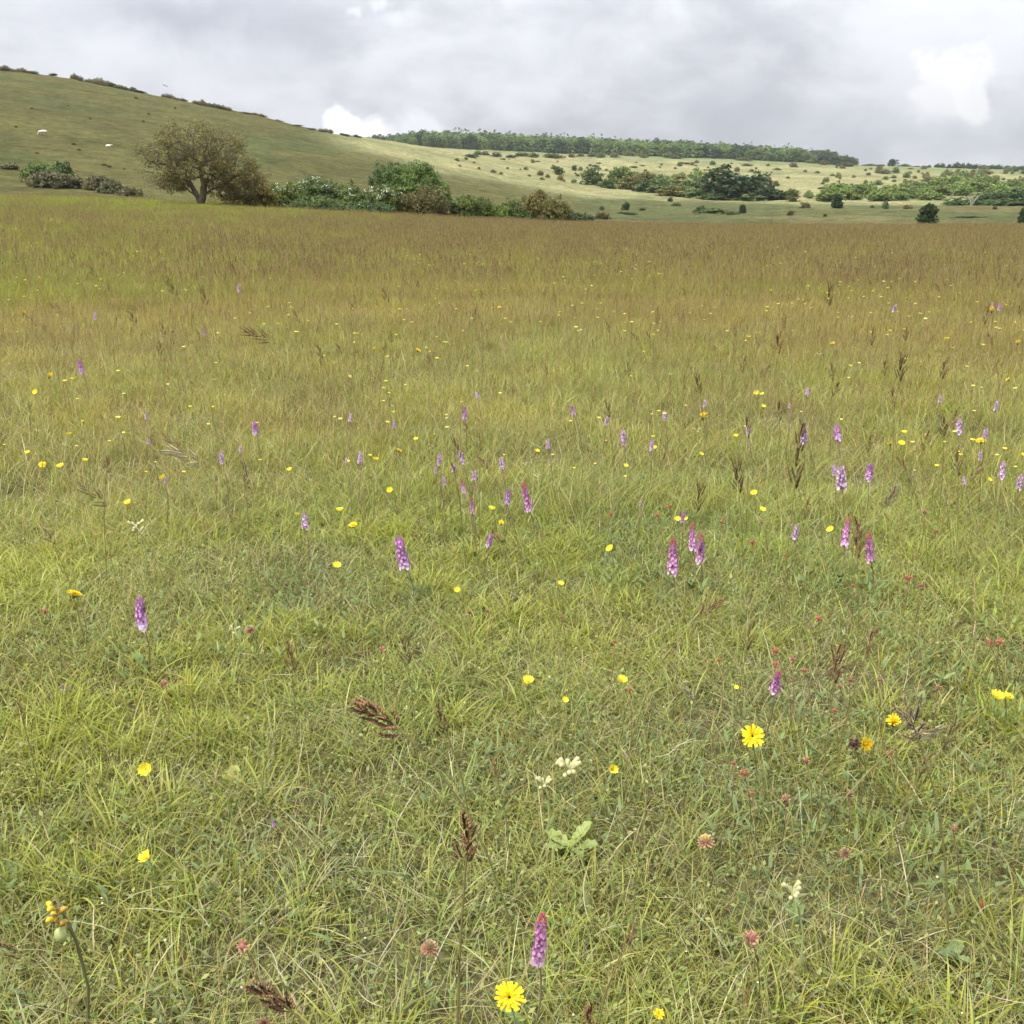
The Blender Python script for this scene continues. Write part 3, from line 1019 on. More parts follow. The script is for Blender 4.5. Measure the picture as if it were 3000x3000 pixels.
near_bush(733, 288, 384, 66, 97, 'dark', 'tall dark green bush behind the hedge, left half of the tallest pair', group=HG, per=30, spiky=1.4, tint=(1.25, 1.3, 1.1))
near_bush(786, 294, 392, 96, 95, 'fresh', 'tallest rounded leafy green tree rising behind the hedge', name='leafy_tree', cat='tree', group=HG, per=34, lob=13, tint=(.92, .98, .95), trunk=True)
near_bush(722, 346, 402, 74, 87, 'mid', 'hedge bush crowned with the thickest white blossom', group=HG, blossom=.34, tint=(1.2, 1.1, .95))
near_bush(688, 380, 403, 90, 84.5, 'mid', 'low dark green growth with a hanging white blossom spray', group=HG, blossom=.07, blz=(.3, 1.0), lob=12, tint=(.8, .9, .9))
near_bush(806, 344, 409, 64, 86.5, 'rust', 'reddish brown thorn bush at the front of the hedge below the tall tree', group=HG, spiky=1.3)
near_bush(763, 358, 406, 50, 87.5, 'hawthorn', 'small olive thorn bush between white blossom and reddish bush', group=HG, blossom=.10)
near_bush(852, 378, 412, 44, 87.5, 'teal', 'small green bush in the gap right of the reddish bush', group=HG, tint=(1.1, 1.0, .8))
near_bush(893, 358, 417, 74, 88, 'mid', 'round dark and yellow green bush standing forward in the hedge', group=HG, spiky=1.3, tint=(1.15, 1.05, .8))
near_bush(936, 384, 418, 40, 88, 'fresh', 'short pale green bush between two darker hedge bushes', group=HG, tint=(1.1, 1.05, .85))
near_bush(968, 372, 419, 58, 88.5, 'mid', 'dense mid green hedge bush left of the brown topped one', group=HG, tint=(1.05, 1, .85))
near_bush(1010, 348, 417, 54, 90, 'hawthorn', 'olive brown topped bush, tallest at the right end of the hedge', group=HG, spiky=1.5, tint=(1.15, 1.05, .9))
near_bush(1048, 368, 418, 58, 89, 'olive', 'olive bush with a few white flowers low at the hedge end', group=HG, blossom=.07, blz=(.1, .5), spiky=1.2)
near_bush(1085, 397, 418, 40, 91, 'dark', 'low nearly black bush closing the right end of the hedge', group=HG, spiky=.8)
near_bush(1105, 404, 421, 22, 93, 'dark', 'smallest black green bush just beyond the hedge end', group=HG, tint=(.9, .8, .8))

LG = 'bushes at the foot of the left hill'
near_bush(78, 304, 334, 52, 128, 'fresh', 'bright green round bush at the foot of the left hill, left of its pair', group=LG, leaf=.11, spiky=.5)
near_bush(114, 302, 330, 34, 130, 'mid', 'upright green bush at the foot of the left hill, right of its pair', group=LG, leaf=.11, spiky=.5, tint=(1.1, 1.15, 1))
near_bush(102, 322, 350, 74, 120, 'grey', 'grey brown scrubby mound below the bright green pair of bushes', group=LG, leaf=.10, lob=12)
near_bush(20, 314, 328, 24, 140, 'grey', 'small greyish bush far left below the sheep', group=LG, leaf=.10)
near_bush(188, 331, 352, 50, 118, 'grey', 'dark low scrub left of the lone tree, upper clump of three', group=LG, leaf=.10, tint=(1, 1, 1))
near_bush(216, 342, 362, 40, 113, 'grey', 'dark low scrub left of the lone tree, middle clump of three', group=LG, leaf=.10, tint=(.95, 1, .95))
near_bush(244, 354, 373, 36, 108, 'grey', 'dark low scrub left of the lone tree, lowest clump of three', group=LG, leaf=.10, tint=(1, 1, .95))

# ------------------------------------------------------------------ distant shrubs and trees: shared crowns, one object each
def tree_mesh(H, W, pal, n_lobes=8, leaf=.52, n=9, conic=False, per=1.9, crad=.9, trunk=True):
    mb = MB()
    lobes = []
    if conic:
        for k in range(7):
            f = k / 6
            lobes.append((rng.normal(0, .03 * W), rng.normal(0, .03 * W), H * (.16 + .76 * f), W * .62 * (1 - .80 * f), W * .62 * (1 - .80 * f), H * .12))
    else:
        for k in range(n_lobes):
            a = rng.random() * 6.283; r = rng.random() ** .5 * .6
            top = H * (1 - .38 * r ** 1.5) * (.85 + .17 * rng.random())
            rz = H * (.20 + .08 * rng.random())
            lobes.append((math.cos(a) * r * W / 2, math.sin(a) * r * W / 2, top - rz, W * .27, W * .27, rz))
            lobes.append((math.cos(a) * r * W / 2 * 1.35, math.sin(a) * r * W / 2 * 1.35, H * .24, W * .27, W * .27, H * .25))
    cen = lobe_centres(lobes, per)
    clump_leaves(mb, cen, crad * (.6 + .8 * rng.random(len(cen))), n, leaf, LEAF[pal], var=.18)
    return mb.mesh('crown')


def trunk_mesh(H, r, n=4, spread=.25):
    mb = MB()
    mb.tube([[0, 0, -.4], [r * .3, 0, H * .2], [0, r * .4, H * .45]], [r, r * .8, r * .55], 6, (.10, .085, .065))
    for k in range(n):
        a = k * 6.283 / n + rng.random()
        mb.tube([[0, 0, H * .32], [math.cos(a) * H * spread * .5, math.sin(a) * H * spread * .5, H * .55], [math.cos(a) * H * spread, math.sin(a) * H * spread, H * .8]],
                [r * .5, r * .35, r * .12], 4, (.10, .085, .065))
    return mb.mesh('trunk')


PX = 1.0
ORD = ['first', 'second', 'third', 'fourth', 'fifth', 'sixth', 'seventh', 'eighth', 'ninth', 'tenth', 'eleventh', 'twelfth', 'thirteenth',
       'fourteenth', 'fifteenth', 'sixteenth', 'seventeenth', 'eighteenth', 'nineteenth', 'twentieth']


def ordn(k):
    if k < 20: return ORD[k]
    tens = ['twenty', 'thirty', 'forty', 'fifty', 'sixty', 'seventy', 'eighty', 'ninety'][(k + 1) // 10 - 2]
    u = (k + 1) % 10
    return {'twenty': 'twentieth', 'thirty': 'thirtieth', 'forty': 'fortieth', 'fifty': 'fiftieth', 'sixty': 'sixtieth', 'seventy': 'seventieth',
            'eighty': 'eightieth', 'ninety': 'ninetieth'}[tens] if u == 0 else tens + '-' + ORD[u - 1]


def set_ordinals(items, fmt):
    """items: (picture x, object); fmt with {o} for the ordinal from the left"""
    items = sorted(items, key=lambda i: i[0])
    for k, (x, o) in enumerate(items):
        o['label'] = fmt.format(o=ordn(k))


# woodland along the skyline
WP = []
for pal, cn in [('wood', 0), ('wood', 0), ('mid', 0), ('wood', 0), ('dark', 0), ('fresh', 0), ('pine', 1), ('pine', 0)]:
    WP.append((tree_mesh(16, 12 if not cn else 7, pal, conic=bool(cn)), pal))
WT = trunk_mesh(16, .3)
WC = {'wood': 'pale green broadleaf', 'mid': 'mid green broadleaf', 'dark': 'dark green broadleaf', 'fresh': 'bright green broadleaf', 'pine': 'dark bluish evergreen'}


def copy_tree(me, x, y, z, H, W, tint, name, cat, group, tr=None, base=(16.0, 12.0)):
    e = ob(name, None, loc=(x, y, z), rot=(0, 0, rng.random() * 6.28))
    f = ob('crown', me, M_leaf, e, scale=(W / base[1], W / base[1], H / base[0]))
    f.color = (*tint, 1)
    if tr is not None:
        ob('trunk', tr, M_bark, e, scale=(W / base[1], W / base[1], H / base[0]))
    tag(e, None, cat, group)
    return e


WTOP = [(690, 254), (735, 250), (775, 247), (800, 243), (850, 245), (900, 246), (960, 248), (1020, 251), (1075, 254), (1120, 253), (1150, 259), (1200, 259), (1250, 261), (1300, 264),
        (1350, 267), (1400, 270), (1450, 273), (1480, 273), (1520, 279), (1560, 280), (1590, 290), (1618, 296)]
wx, wy = zip(*WTOP)
rows = [('front', 930, 0), ('middle', 965, 1), ('back', 1000, 2)]
zone_items = {}
for nm, dist, lay in rows:
    x0 = 745 if lay == 0 else (735 if lay == 1 else 690)
    px = x0 + rng.random() * 8
    while px < 1616:
        d = dist + rng.normal(0, 6)
        topy = np.interp(px, wx, wy) + (7, 3, 1)[lay] + rng.normal(0, (3.2, 2.4, 1.6)[lay])
        X_, Y_, Z_ = place(px, d, 285)
        r = ray(px, topy)
        H = CAM_H + d * r[2] / math.hypot(r[0], r[1]) - Z_
        H = float(np.clip(H, 7, 24))
        u = rng.random()
        if lay == 2: k = rng.choice([6, 7, 6, 2, 4, 0, 7])
        elif lay == 1: k = rng.choice([0, 1, 3, 2, 4, 5, 7])
        else: k = rng.choice([0, 1, 3, 2, 4, 0, 3, 5, 7])
        if px > 1555: k = rng.choice([4, 7, 2])
        me, pal = WP[k]
        W = H * (.85 + .45 * rng.random()) if k != 6 else H * .45
        if k == 6: H *= 1.04
        lum = 1.0 + .6 * rng.random()
        e = copy_tree(me, X_, Y_, Z_, H, W if k != 6 else W * 12 / 7, (1.0 * lum, 1.02 * lum, (.88 + .08 * rng.random()) * lum), 'woodland_tree', 'tree', 'trees of the wood along the skyline', WT if lay == 0 else None)
        zone_items.setdefault((nm, pal), []).append((px, e))
        px += (13 if lay == 0 else 12 if lay == 1 else 10) * (.7 + .6 * rng.random()) * (1 if k != 6 else .7)
for (nm, pal), it in zone_items.items():
    set_ordinals(it, '{o} ' + WC[pal] + ' tree from the left in the ' + nm + ' row of the skyline wood')

# shared far shrub crowns, unit 3 m high and wide
FB = {}
for pal in ('mid', 'dark', 'fresh', 'hawthorn', 'olive', 'grey', 'rust'):
    FB[pal] = []
    for v_ in range(2):
        mb, _ = bush_mesh(3, 3, 3, pal, per=17, leaf=.13, n=20, lob=7, crad=.36, spiky=.12)
        FB[pal].append(mb.mesh('far_shrub'))
FTALL = [tree_mesh(16, 12, p) for p in ('mid', 'dark')]
FTALL_D = tree_mesh(16, 12, 'dark', n_lobes=12, leaf=.5, n=14, per=2.6, crad=.8)


def far_shrub(px, base, w, h, pal, d=None, name='shrub', cat='shrub', group=None, label=None, tint=None):
    """px, base row, width and height in picture pixels"""
    if d is None:
        p, t = hit(px, base)
        d = math.hypot(p.x, p.y)
    x, y, z = place(px, d, base)
    k = d / F
    lum = .88 + .3 * rng.random()
    o = ob(name, FB[pal][rng.integers(2)], M_leaf, loc=(x, y, z - .03 * h * k), rot=(0, 0, rng.random() * 6.28), scale=(w * k / 3, w * k / 3, h * k / 3))
    t = tint or (1, 1, 1)
    o.color = (t[0] * lum, t[1] * lum, t[2] * lum, 1)
    tag(o, label, cat, group)
    return o


# the copse in the valley
CG = 'bushes of the copse in the valley'
cop = [(1115, 357, 34, 36, 'mid', 'round green tree at the left end of the valley copse'), (1150, 362, 34, 22, 'mid', 'lower mid green bush next to the copse end tree'),
       (1172, 352, 44, 38, 'fresh', 'pale green rounded bush rising behind the left of the copse'), (1190, 366, 44, 30, 'olive', 'olive bush in the left part of the copse'),
       (1215, 352, 50, 30, 'olive', 'brownish bush among the copse green, left of centre'), (1245, 352, 46, 28, 'fresh', 'pale yellow green bush at the back centre of the copse'),
       (1245, 372, 60, 28, 'mid', 'mid green bush low at the front left of the copse'), (1213, 372, 28, 22, 'dark', 'small dark bush in front of the brownish copse bush'),
       (1280, 364, 50, 34, 'olive', 'olive green bush in the middle of the copse'), (1318, 348, 34, 40, 'fresh', 'upright grey green young tree behind the copse'),
       (1310, 374, 52, 34, 'mid', 'mid green rounded bush in the centre front of the copse'), (1270, 388, 50, 22, 'olive', 'low olive bush at the front foot of the copse'),
       (1312, 390, 60, 20, 'mid', 'low spreading mid green bush left of the darkest bush'), (1350, 366, 46, 26, 'fresh', 'pale green bush behind the left side of the darkest bush'),
       (1368, 390, 84, 56, 'dark', 'largest and darkest rounded bush at the right of the copse'), (1424, 386, 60, 44, 'dark', 'second dark rounded bush right of the largest dark one'),
       (1402, 392, 60, 20, 'mid', 'low green fringe below the two dark bushes'), (1455, 391, 40, 24, 'dark', 'small dark green bush tapering off at the copse right end'),
       (1345, 393, 40, 14, 'teal' if False else 'mid', 'small low green bush at the foot of the largest dark bush'), (1470, 391, 24, 12, 'mid', 'lowest green bush at the extreme right end of the copse'),
       (1383, 384, 30, 22, 'mid', 'small green crown caught between the two dark bushes'), (1232, 340, 26, 16, 'olive', 'small bush standing just behind the copse top')]
for px, b, w_, h_, pal, lab in cop:
    far_shrub(px, b, w_ * (1.2 if pal != 'dark' else 1.3), h_ * (1.0 if pal != 'dark' else 1.15), pal, d=300 + (390 - b) * 2.2, name='bush', cat='bush', group=CG, label=lab, tint=(1.15, 1.15, 1.05) if pal != 'dark' else (.72, .84, .72))

# scrub belt on the right
belt = []
for k in range(46):
    u = rng.random()
    px = 1560 + 385 * (k + rng.random()) / 46
    b = 366 + rng.random() * 14 + max(0, (px - 1830)) * .05 - (14 * rng.random() if px > 1700 else 0)
    if px > 1790 and rng.random() < .5: b = 352 + rng.random() * 16
    pal = rng.choice(['fresh', 'fresh', 'mid', 'fresh', 'fresh'])
    o = far_shrub(px, b, 26 + 22 * rng.random(), 14 + 12 * rng.random(), pal, name='bush', cat='bush', group='bushes of the scrub belt on the right', tint=(1.35, 1.3, 1.15))
    belt.append((px, o))
set_ordinals(belt, '{o} bush from the left in the pale green scrub belt on the right')
front = []
for px, b, w_, h_ in [(1812, 394, 50, 16), (1850, 396, 44, 20), (1884, 397, 50, 24), (1915, 398, 46, 26), (1944, 402, 40, 28), (1835, 398, 30, 12), (1900, 401, 50, 14), (1868, 403, 34, 12), (1790, 397, 20, 9)]:
    front.append((px, far_shrub(px, b, w_, h_, 'dark' if h_ > 18 else 'mid', d=262 + (405 - b), name='bush', cat='bush', group='dark bushes before the scrub belt', tint=(1.1, 1.2, 1.05))))
set_ordinals(front, '{o} from the left of the dark bushes fronting the right scrub belt')

# single shrubs one can pick out
SG = 'single bushes on the valley floor'
single = [(1750, 425, 37, 42, 'dark', 132, 'largest lone dark round bush on the valley floor at the right'),
          (1577, 397, 24, 28, 'dark', 250, 'dark conical lone bush beyond the meadow right of the copse'),
          (1517, 402, 19, 14, 'rust', 240, 'small rounded brown lone bush just right of the copse'),
          (1492, 412, 13, 10, 'rust', 170, 'tiny brown bush nearest below the rounded brown one'),
          (1670, 397, 11, 16, 'mid', 248, 'slim upright bush midway between conical bush and largest lone bush'),
          (1712, 401, 14, 9, 'hawthorn', 225, 'small low bush just left above the largest lone bush'),
          (1645, 397, 8, 6, 'hawthorn', 255, 'very small bush right of the conical bush'),
          (1400, 412, 14, 19, 'dark', 190, 'narrow upright dark bush below the copse'),
          (1345, 413, 50, 12, 'mid', 185, 'low spreading green bramble patch below the copse'),
          (1322, 410, 26, 12, 'dark', 190, 'small dark bush at the left of the bramble patch'),
          (1380, 416, 24, 8, 'mid', 178, 'low green bush between bramble patch and upright dark bush'),
          (1276, 398, 16, 10, 'mid', 240, 'small dark bush at the foot of the copse centre'),
          (1265, 391, 10, 9, 'dark', 275, 'tiny upright bush touching the copse foot'),
          (1180, 406, 14, 16, 'dark', 205, 'small pointed bush on the valley floor right of the hedge end'),
          (1180, 413, 40, 6, 'mid', 180, 'low flat scrub around the foot of the small pointed bush'),
          (1135, 408, 9, 11, 'hawthorn', 200, 'tiny upright bush just right of the hedge end'),
          (1138, 420, 30, 15, 'hawthorn', 135, 'low olive scrub mound beside the hedge end'),
          (1211, 395, 14, 5, 'mid', 240, 'flat little bush left of the copse foot'),
          (1212, 407, 12, 5, 'mid', 205, 'low tuft of scrub between pointed bush and bramble patch'),
          (1932, 430, 22, 36, 'dark', 128, 'dark bush cut off by the right edge at the valley floor'),
          (1831, 411, 60, 5, 'mid', 165, 'flat dark green scrub streak right of the largest lone bush'),
          (1875, 404, 8, 8, 'hawthorn', 220, 'tiny shrub below the dark right hand bushes'),
          (1555, 418, 7, 6, 'hawthorn', 160, 'tiny seedling bush left below the conical bush')]
for px, b, w_, h_, pal, d, lab in single:
    if pal == 'dark' and h_ > 18:
        x, y, z = place(px, d, b)
        e = copy_tree(FTALL_D, x, y, z - .1, h_ / F * d * .98, w_ / F * d * .84, (.85, .95, .8), 'bush', 'bush', SG, WT)
        e['label'] = lab
        continue
    far_shrub(px, b, w_, h_, pal, d=d, name='bush', cat='bush', group=SG, label=lab, tint=(.85, .95, .85) if pal == 'dark' else (1, .95, .9))


# lone trees with trunks on the pale slope
def lone(px, base, w_, h_, lab, pal=0, d=None, tint=(.8, .8, .8)):
    if d is None:
        p, t = hit(px, base); d = math.hypot(p.x, p.y)
    x, y, z = place(px, d, base)
    k = d / F
    e = copy_tree(FTALL[pal], x, y, z, h_ * k, w_ * k, tint, 'lone_tree', 'tree', 'lone trees on the far slope', WT)
    e['label'] = lab


lone(1053, 330, 19, 17, 'small round topped tree alone on the pale slope left of the copse')
lone(1685, 318, 19, 14, 'dark round tree alone on the bare skyline right of the wood', 1, 960)
lone(1083, 322, 12, 11, 'small dark tree just right of the round topped lone tree')
lone(1496, 380, 26, 24, 'round olive tree standing just right of the copse', 0, None, (1.3, 1.2, 1.0))

# bushes along the crest of the left hill, haze painted in by a lighter tint
crest = []
for px, b, w_, h_, pal in [(6, 134, 44, 12, 'grey'), (40, 140, 36, 8, 'grey'), (64, 148, 16, 8, 'grey'), (100, 149, 12, 7, 'hawthorn'), (145, 160, 22, 13, 'grey'), (172, 160, 20, 12, 'grey'), (190, 165, 26, 16, 'grey'),
                           (208, 166, 32, 14, 'dark'), (228, 170, 26, 10, 'grey'), (256, 184, 18, 9, 'dark'), (269, 176, 8, 4, 'dark'), (318, 180, 26, 11, 'grey'), (340, 186, 24, 8, 'grey'),
                           (378, 190, 30, 12, 'grey'), (400, 195, 30, 14, 'dark'), (424, 203, 22, 12, 'grey'), (470, 210, 30, 6, 'hawthorn'), (490, 216, 24, 6, 'grey'), (526, 226, 14, 4, 'grey'),
                           (560, 234, 12, 3, 'grey'), (585, 239, 12, 4, 'grey'), (608, 246, 14, 8, 'grey'), (620, 249, 16, 13, 'grey'), (650, 257, 16, 8, 'dark'), (675, 260, 16, 7, 'dark')]:
    if b < 150: b += 2
    rr = ray(px, b)
    aa = math.atan2(rr[0], rr[1])
    dd_ = np.linspace(220, 520, 300)
    sl = (Z(dd_ * math.sin(aa), dd_ * math.cos(aa)) - CAM_H) / dd_
    dmax = dd_[np.argmax(sl)]
    nb = 1 if w_ < 13 else (2 if w_ < 20 else 4)
    for k_ in range(nb):
        u_ = (k_ + .5) / nb - .5
        crest.append((px + u_ * w_, far_shrub(px + u_ * w_, b + u_ * w_ * .3, w_ / nb * (1.1 + .7 * rng.random()), h_ * .8 * (1.15 - 1.1 * abs(u_)) * (.6 + .5 * rng.random()), pal, d=float(dmax) - 4 + rng.normal(0, 1.5), name='bush', cat='bush', group='bushes along the crest of the left hill', tint=(1.55, 1.45, 1.35))))
set_ordinals(crest, '{o} bush from the left along the crest of the left hill')
hb = []
for px, b, w_, h_ in [(242, 170, 7, 4), (139, 273, 9, 4), (149, 284, 8, 4), (196, 312, 10, 4), (206, 315, 8, 3), (122, 312, 8, 3), (60, 205, 5, 2.5), (128, 200, 5, 2.5), (270, 230, 6, 3),
                      (170, 225, 6, 3), (330, 205, 5, 3), (280, 215, 5, 2.5), (70, 290, 8, 3), (30, 240, 6, 3), (257, 186, 7, 4), (235, 320, 6, 3), (40, 342, 5, 3), (520, 300, 5, 2), (640, 290, 6, 2)]:
    hb.append((px, far_shrub(px, b, w_, h_, 'olive', name='shrub', group='low shrubs dotted over the left hillside', tint=(1.25, 1.3, .95))))
set_ordinals(hb, '{o} low shrub from the left on the open left hillside')

# scattered shrubs on the far slope, told apart by strips
strips = {}
land = [(860, 1000, 'between the tall hedge tree and the skyline wood'), (1000, 1100, 'around the small round topped lone tree'), (1100, 1250, 'above the left half of the copse'),
        (1250, 1400, 'above the darkest copse bush'), (1400, 1520, 'above the right end of the copse'), (1520, 1650, 'between the copse and the scrub belt'),
        (1650, 1780, 'below the dark skyline tree'), (1780, 1950, 'above the right end of the scrub belt')]
cnt = 0
while cnt < 190:
    px = 850 + 1090 * rng.random() ** .75
    ylo = np.interp(px, [850, 1000, 1100, 1500, 1932], [298, 300, 302, 312, 324])
    yhi = np.interp(px, [850, 950, 1090, 1200, 1400, 1500, 1600, 1932], [312, 330, 348, 335, 340, 385, 352, 345])
    py = ylo + (yhi - ylo) * rng.random()
    s_ = (py - 285) / 60
    w_ = (5 + 9 * rng.random() ** 2) * (.6 + .6 * s_)
    h_ = w_ * (.55 + .4 * rng.random())
    if rng.random() < .12: w_ *= 2.2; h_ *= .8
    o = far_shrub(px, py, w_, h_, rng.choice(['mid', 'hawthorn', 'olive', 'grey', 'mid']), group='small shrubs scattered over the far slope', tint=(1.5, 1.5, 1.25))
    for a_, b_, t_ in land:
        if a_ <= px < b_:
            half = 'upper' if py < (ylo + yhi) / 2 else 'lower'
            strips.setdefault((t_, half), []).append((px, o)); break
    else:
        strips.setdefault((land[0][2], 'upper'), []).append((px, o))
    cnt += 1
for (t_, half), it in strips.items():
    set_ordinals(it, '{o} shrub from left, ' + half + ' slope ' + t_)

# band of bushes under the wood and along the right skyline
ub = []
for k in range(34):
    px = 870 + 740 * (k + rng.random()) / 34
    b = np.interp(px, [870, 1000, 1200, 1400, 1620], [292, 293, 293, 298, 310]) + rng.random() * 5
    ub.append((px, far_shrub(px, b, 14 + 16 * rng.random(), 5 + 5 * rng.random(), rng.choice(['mid', 'fresh', 'grey', 'olive']), group='bushes fringing the foot of the skyline wood', tint=(1.1, 1.1, 1.1))))
set_ordinals(ub, '{o} bush from the left in the fringe below the skyline wood')
sk = []
for px, w_, h_ in [(1640, 26, 4), (1660, 20, 3), (1706, 22, 5), (1728, 20, 3), (1752, 10, 5), (1770, 12, 9), (1778, 10, 8), (1804, 18, 10), (1816, 10, 9), (1826, 12, 10), (1842, 22, 9), (1856, 16, 7), (1870, 18, 8),
                   (1884, 16, 9), (1900, 18, 7), (1913, 14, 8), (1926, 18, 7), (1790, 10, 7)]:
    b = np.interp(px, [1620, 1700, 1932], [315, 318, 325])
    sk.append((px, far_shrub(px, b, w_, h_, 'dark', d=985, group='dark bushes along the right skyline', tint=(1.0, 1.05, 1.15))))
set_ordinals(sk, '{o} dark bush from the left along the bare skyline right of the wood')

# bare pale dead tree in the right scrub
db = MB()
for k in range(8):
    a = rng.random() * 6.28
    db.tube([[rng.normal(0, .15), 0, -.2], [math.cos(a) * .6, math.sin(a) * .3, 1.2], [math.cos(a) * 1.6, math.sin(a) * .6, 1.7 + .8 * rng.random()]], [.10, .07, .02], 5, (.30, .28, .24))
p_, t_ = hit(1836, 384)
dt = ob('dead_tree', None, loc=place(1834, 262, 386))
tag(dt, 'bare pale grey dead tree among the green scrub at the right', 'tree')
ob('branch', db.mesh('branch'), M_bark, dt)

# ------------------------------------------------------------------ sheep
def sheep(px, py, length, head_left, lying, label):
    p, t = hit(px, py)
    k = length / F * math.hypot(p.x, p.y) / 1.15
    e = ob('sheep', None, loc=(p.x, p.y, p.z), rot=(0, 0, .25 if head_left else -.35), scale=(k if head_left else -k, k, k))
    tag(e, label, 'sheep', 'sheep on the left hill')
    hz = .58 if not lying else .26
    b = MB()
    xs = np.array([-.52, -.46, -.30, -.05, .20, .42, .54, .58])
    rr = np.array([.05, .14, .19, .21, .21, .20, .13, .04])
    b.tube(np.stack([xs, 0 * xs, hz + .02 * np.cos(xs * 3)], -1), rr, 12, (.62, .60, .52))
    b.tube([[-.36, 0, hz + .04], [-.58, 0, hz - (.06 if not lying else -.12)], [-.70, 0, hz - (.25 if not lying else -.16)]], [.15, .11, .085], 8, (.60, .58, .50))
    if not lying:
        for lx, ly in ((-.34, .12), (-.34, -.12), (.38, .12), (.38, -.12)):
            pass
    ob('body', b.mesh('body', True), M_wool, e)
    h = MB()
    hx, hz2 = (-.76, hz - .36) if not lying else (-.80, hz + .14)
    h.blob((hx, 0, hz2), (.13, .075, .08) if lying else (.085, .075, .15), 8, 6, (.50, .46, .38))
    for s_ in (-1, 1):
        h.blob((hx + .06, .10 * s_, hz2 + .08), (.03, .06, .02), 6, 4, (.45, .40, .34))
    ob('head', h.mesh('head', True), M_wool, e)
    for lx, ly in ((-.34, .12), (-.34, -.12), (.38, .12), (.38, -.12)):
        g_ = MB()
        if lying:
            g_.tube([[lx, ly, .12], [lx - .14, ly * 1.3, .05], [lx - .05, ly * 1.6, .03]], [.06, .045, .03], 6, (.35, .32, .27))
        else:
            g_.tube([[lx, ly, .50], [lx + .02, ly, .26], [lx, ly, -.02]], [.075, .04, .035], 6, (.35, .32, .27))
        ob('leg', g_.mesh('leg', True), M_wool, e)


sheep(82, 256, 12.5, True, False, 'white sheep grazing on the left hill, higher and further left')
sheep(205, 278, 10.5, False, True, 'pale sheep lying on the left hill nearer the lone tree')

# two birds over the crest
for px, py, lab in [(309, 161, 'tiny dark bird over the left hill crest, left of two'), (314, 163, 'tiny dark bird over the left hill crest, right of two')]:
    r = ray(px, py)
    b = MB()
    b.tube([[-.22, 0, 0], [-.1, 0, .02], [.12, 0, .02], [.25, 0, 0]], [.02, .07, .07, .015], 6, (.03, .03, .03))
    for s_ in (-1, 1):
        b.add([[-.1, 0, .03], [.1, 0, .03], [.06, .38 * s_, .14], [-.08, .36 * s_, .13], [-.1, .7 * s_, .05]], [[0, 1, 2, 3]], [[3, 2, 4]], (.03, .03, .03))
    o = ob('bird', b.mesh('bird'), M_bark, loc=Vector(r) * 260 + Vector((0, 0, CAM_H)), rot=(0, .2, 1.0))
    tag(o, lab, 'bird', 'birds over the hill')
print('trees done', sum(len(m.polygons) for m in bpy.data.meshes))

# ================================================================== flowers
def flower_root(name, px, py, h, label=None, cat=None, group=None, lean=.06):
    p, t = hit(px, py, h)
    L = (rng.normal(0, lean), rng.normal(0, lean))
    R = Euler((L[0], L[1], 0)).to_matrix()
    base = p - R @ Vector((0, 0, h))
    e = ob(name, None, loc=base, rot=(L[0], L[1], 0))
    tag(e, label, cat, group)
    return e, t


BAND = [(1500, 'nearest turf'), (1150, 'front turf'), (950, 'turf below mid picture'), (800, 'meadow at mid picture'), (660, 'meadow above mid picture'), (540, 'farther meadow'), (470, 'far meadow'), (0, 'farthest meadow')]
SIDE = [(640, 'left third'), (1290, 'middle third'), (2500, 'right third')]
BAG = {}


def bag(o, px, py, look):
    b = next(n for y, n in BAND if py >= y)
    s_ = next(n for x, n in SIDE if px < x)
    BAG.setdefault((look, b, s_), []).append((px, o))


def flush_bag():
    for (look, b, s_), it in BAG.items():
        if len(it) == 1:
            it[0][1]['label'] = 'only %s in the %s, %s' % (look, b, s_)
        else:
            set_ordinals(it, '{o} %s from left in the %s, %s' % (look, b, s_))


def stem_mesh(h=1.0, r=.0016, c=(.14, .17, .05), bend=.03, c2=None):
    mb = MB()
    t = np.linspace(0, 1, 5)
    pts = np.stack([bend * np.sin(t * 3.14), bend * .5 * np.sin(t * 2.4), t * h], -1)
    cc = np.array(c)[None] * (1 - t[:, None]) + np.array(c2 or c)[None] * t[:, None]
    mb.tube(pts, r, 5, cc)
    return mb.mesh('stem')


STEM_G = stem_mesh(1, .0014, (.12, .15, .05), .02, (.16, .18, .06))
STEM_R = stem_mesh(1, .0011, (.13, .14, .05), .02, (.17, .09, .05))
STEM_P = stem_mesh(1, .0019, (.14, .17, .06), .012, (.20, .10, .12))
STEM_B = stem_mesh(1, .0012, (.16, .16, .06), .03, (.24, .17, .09))


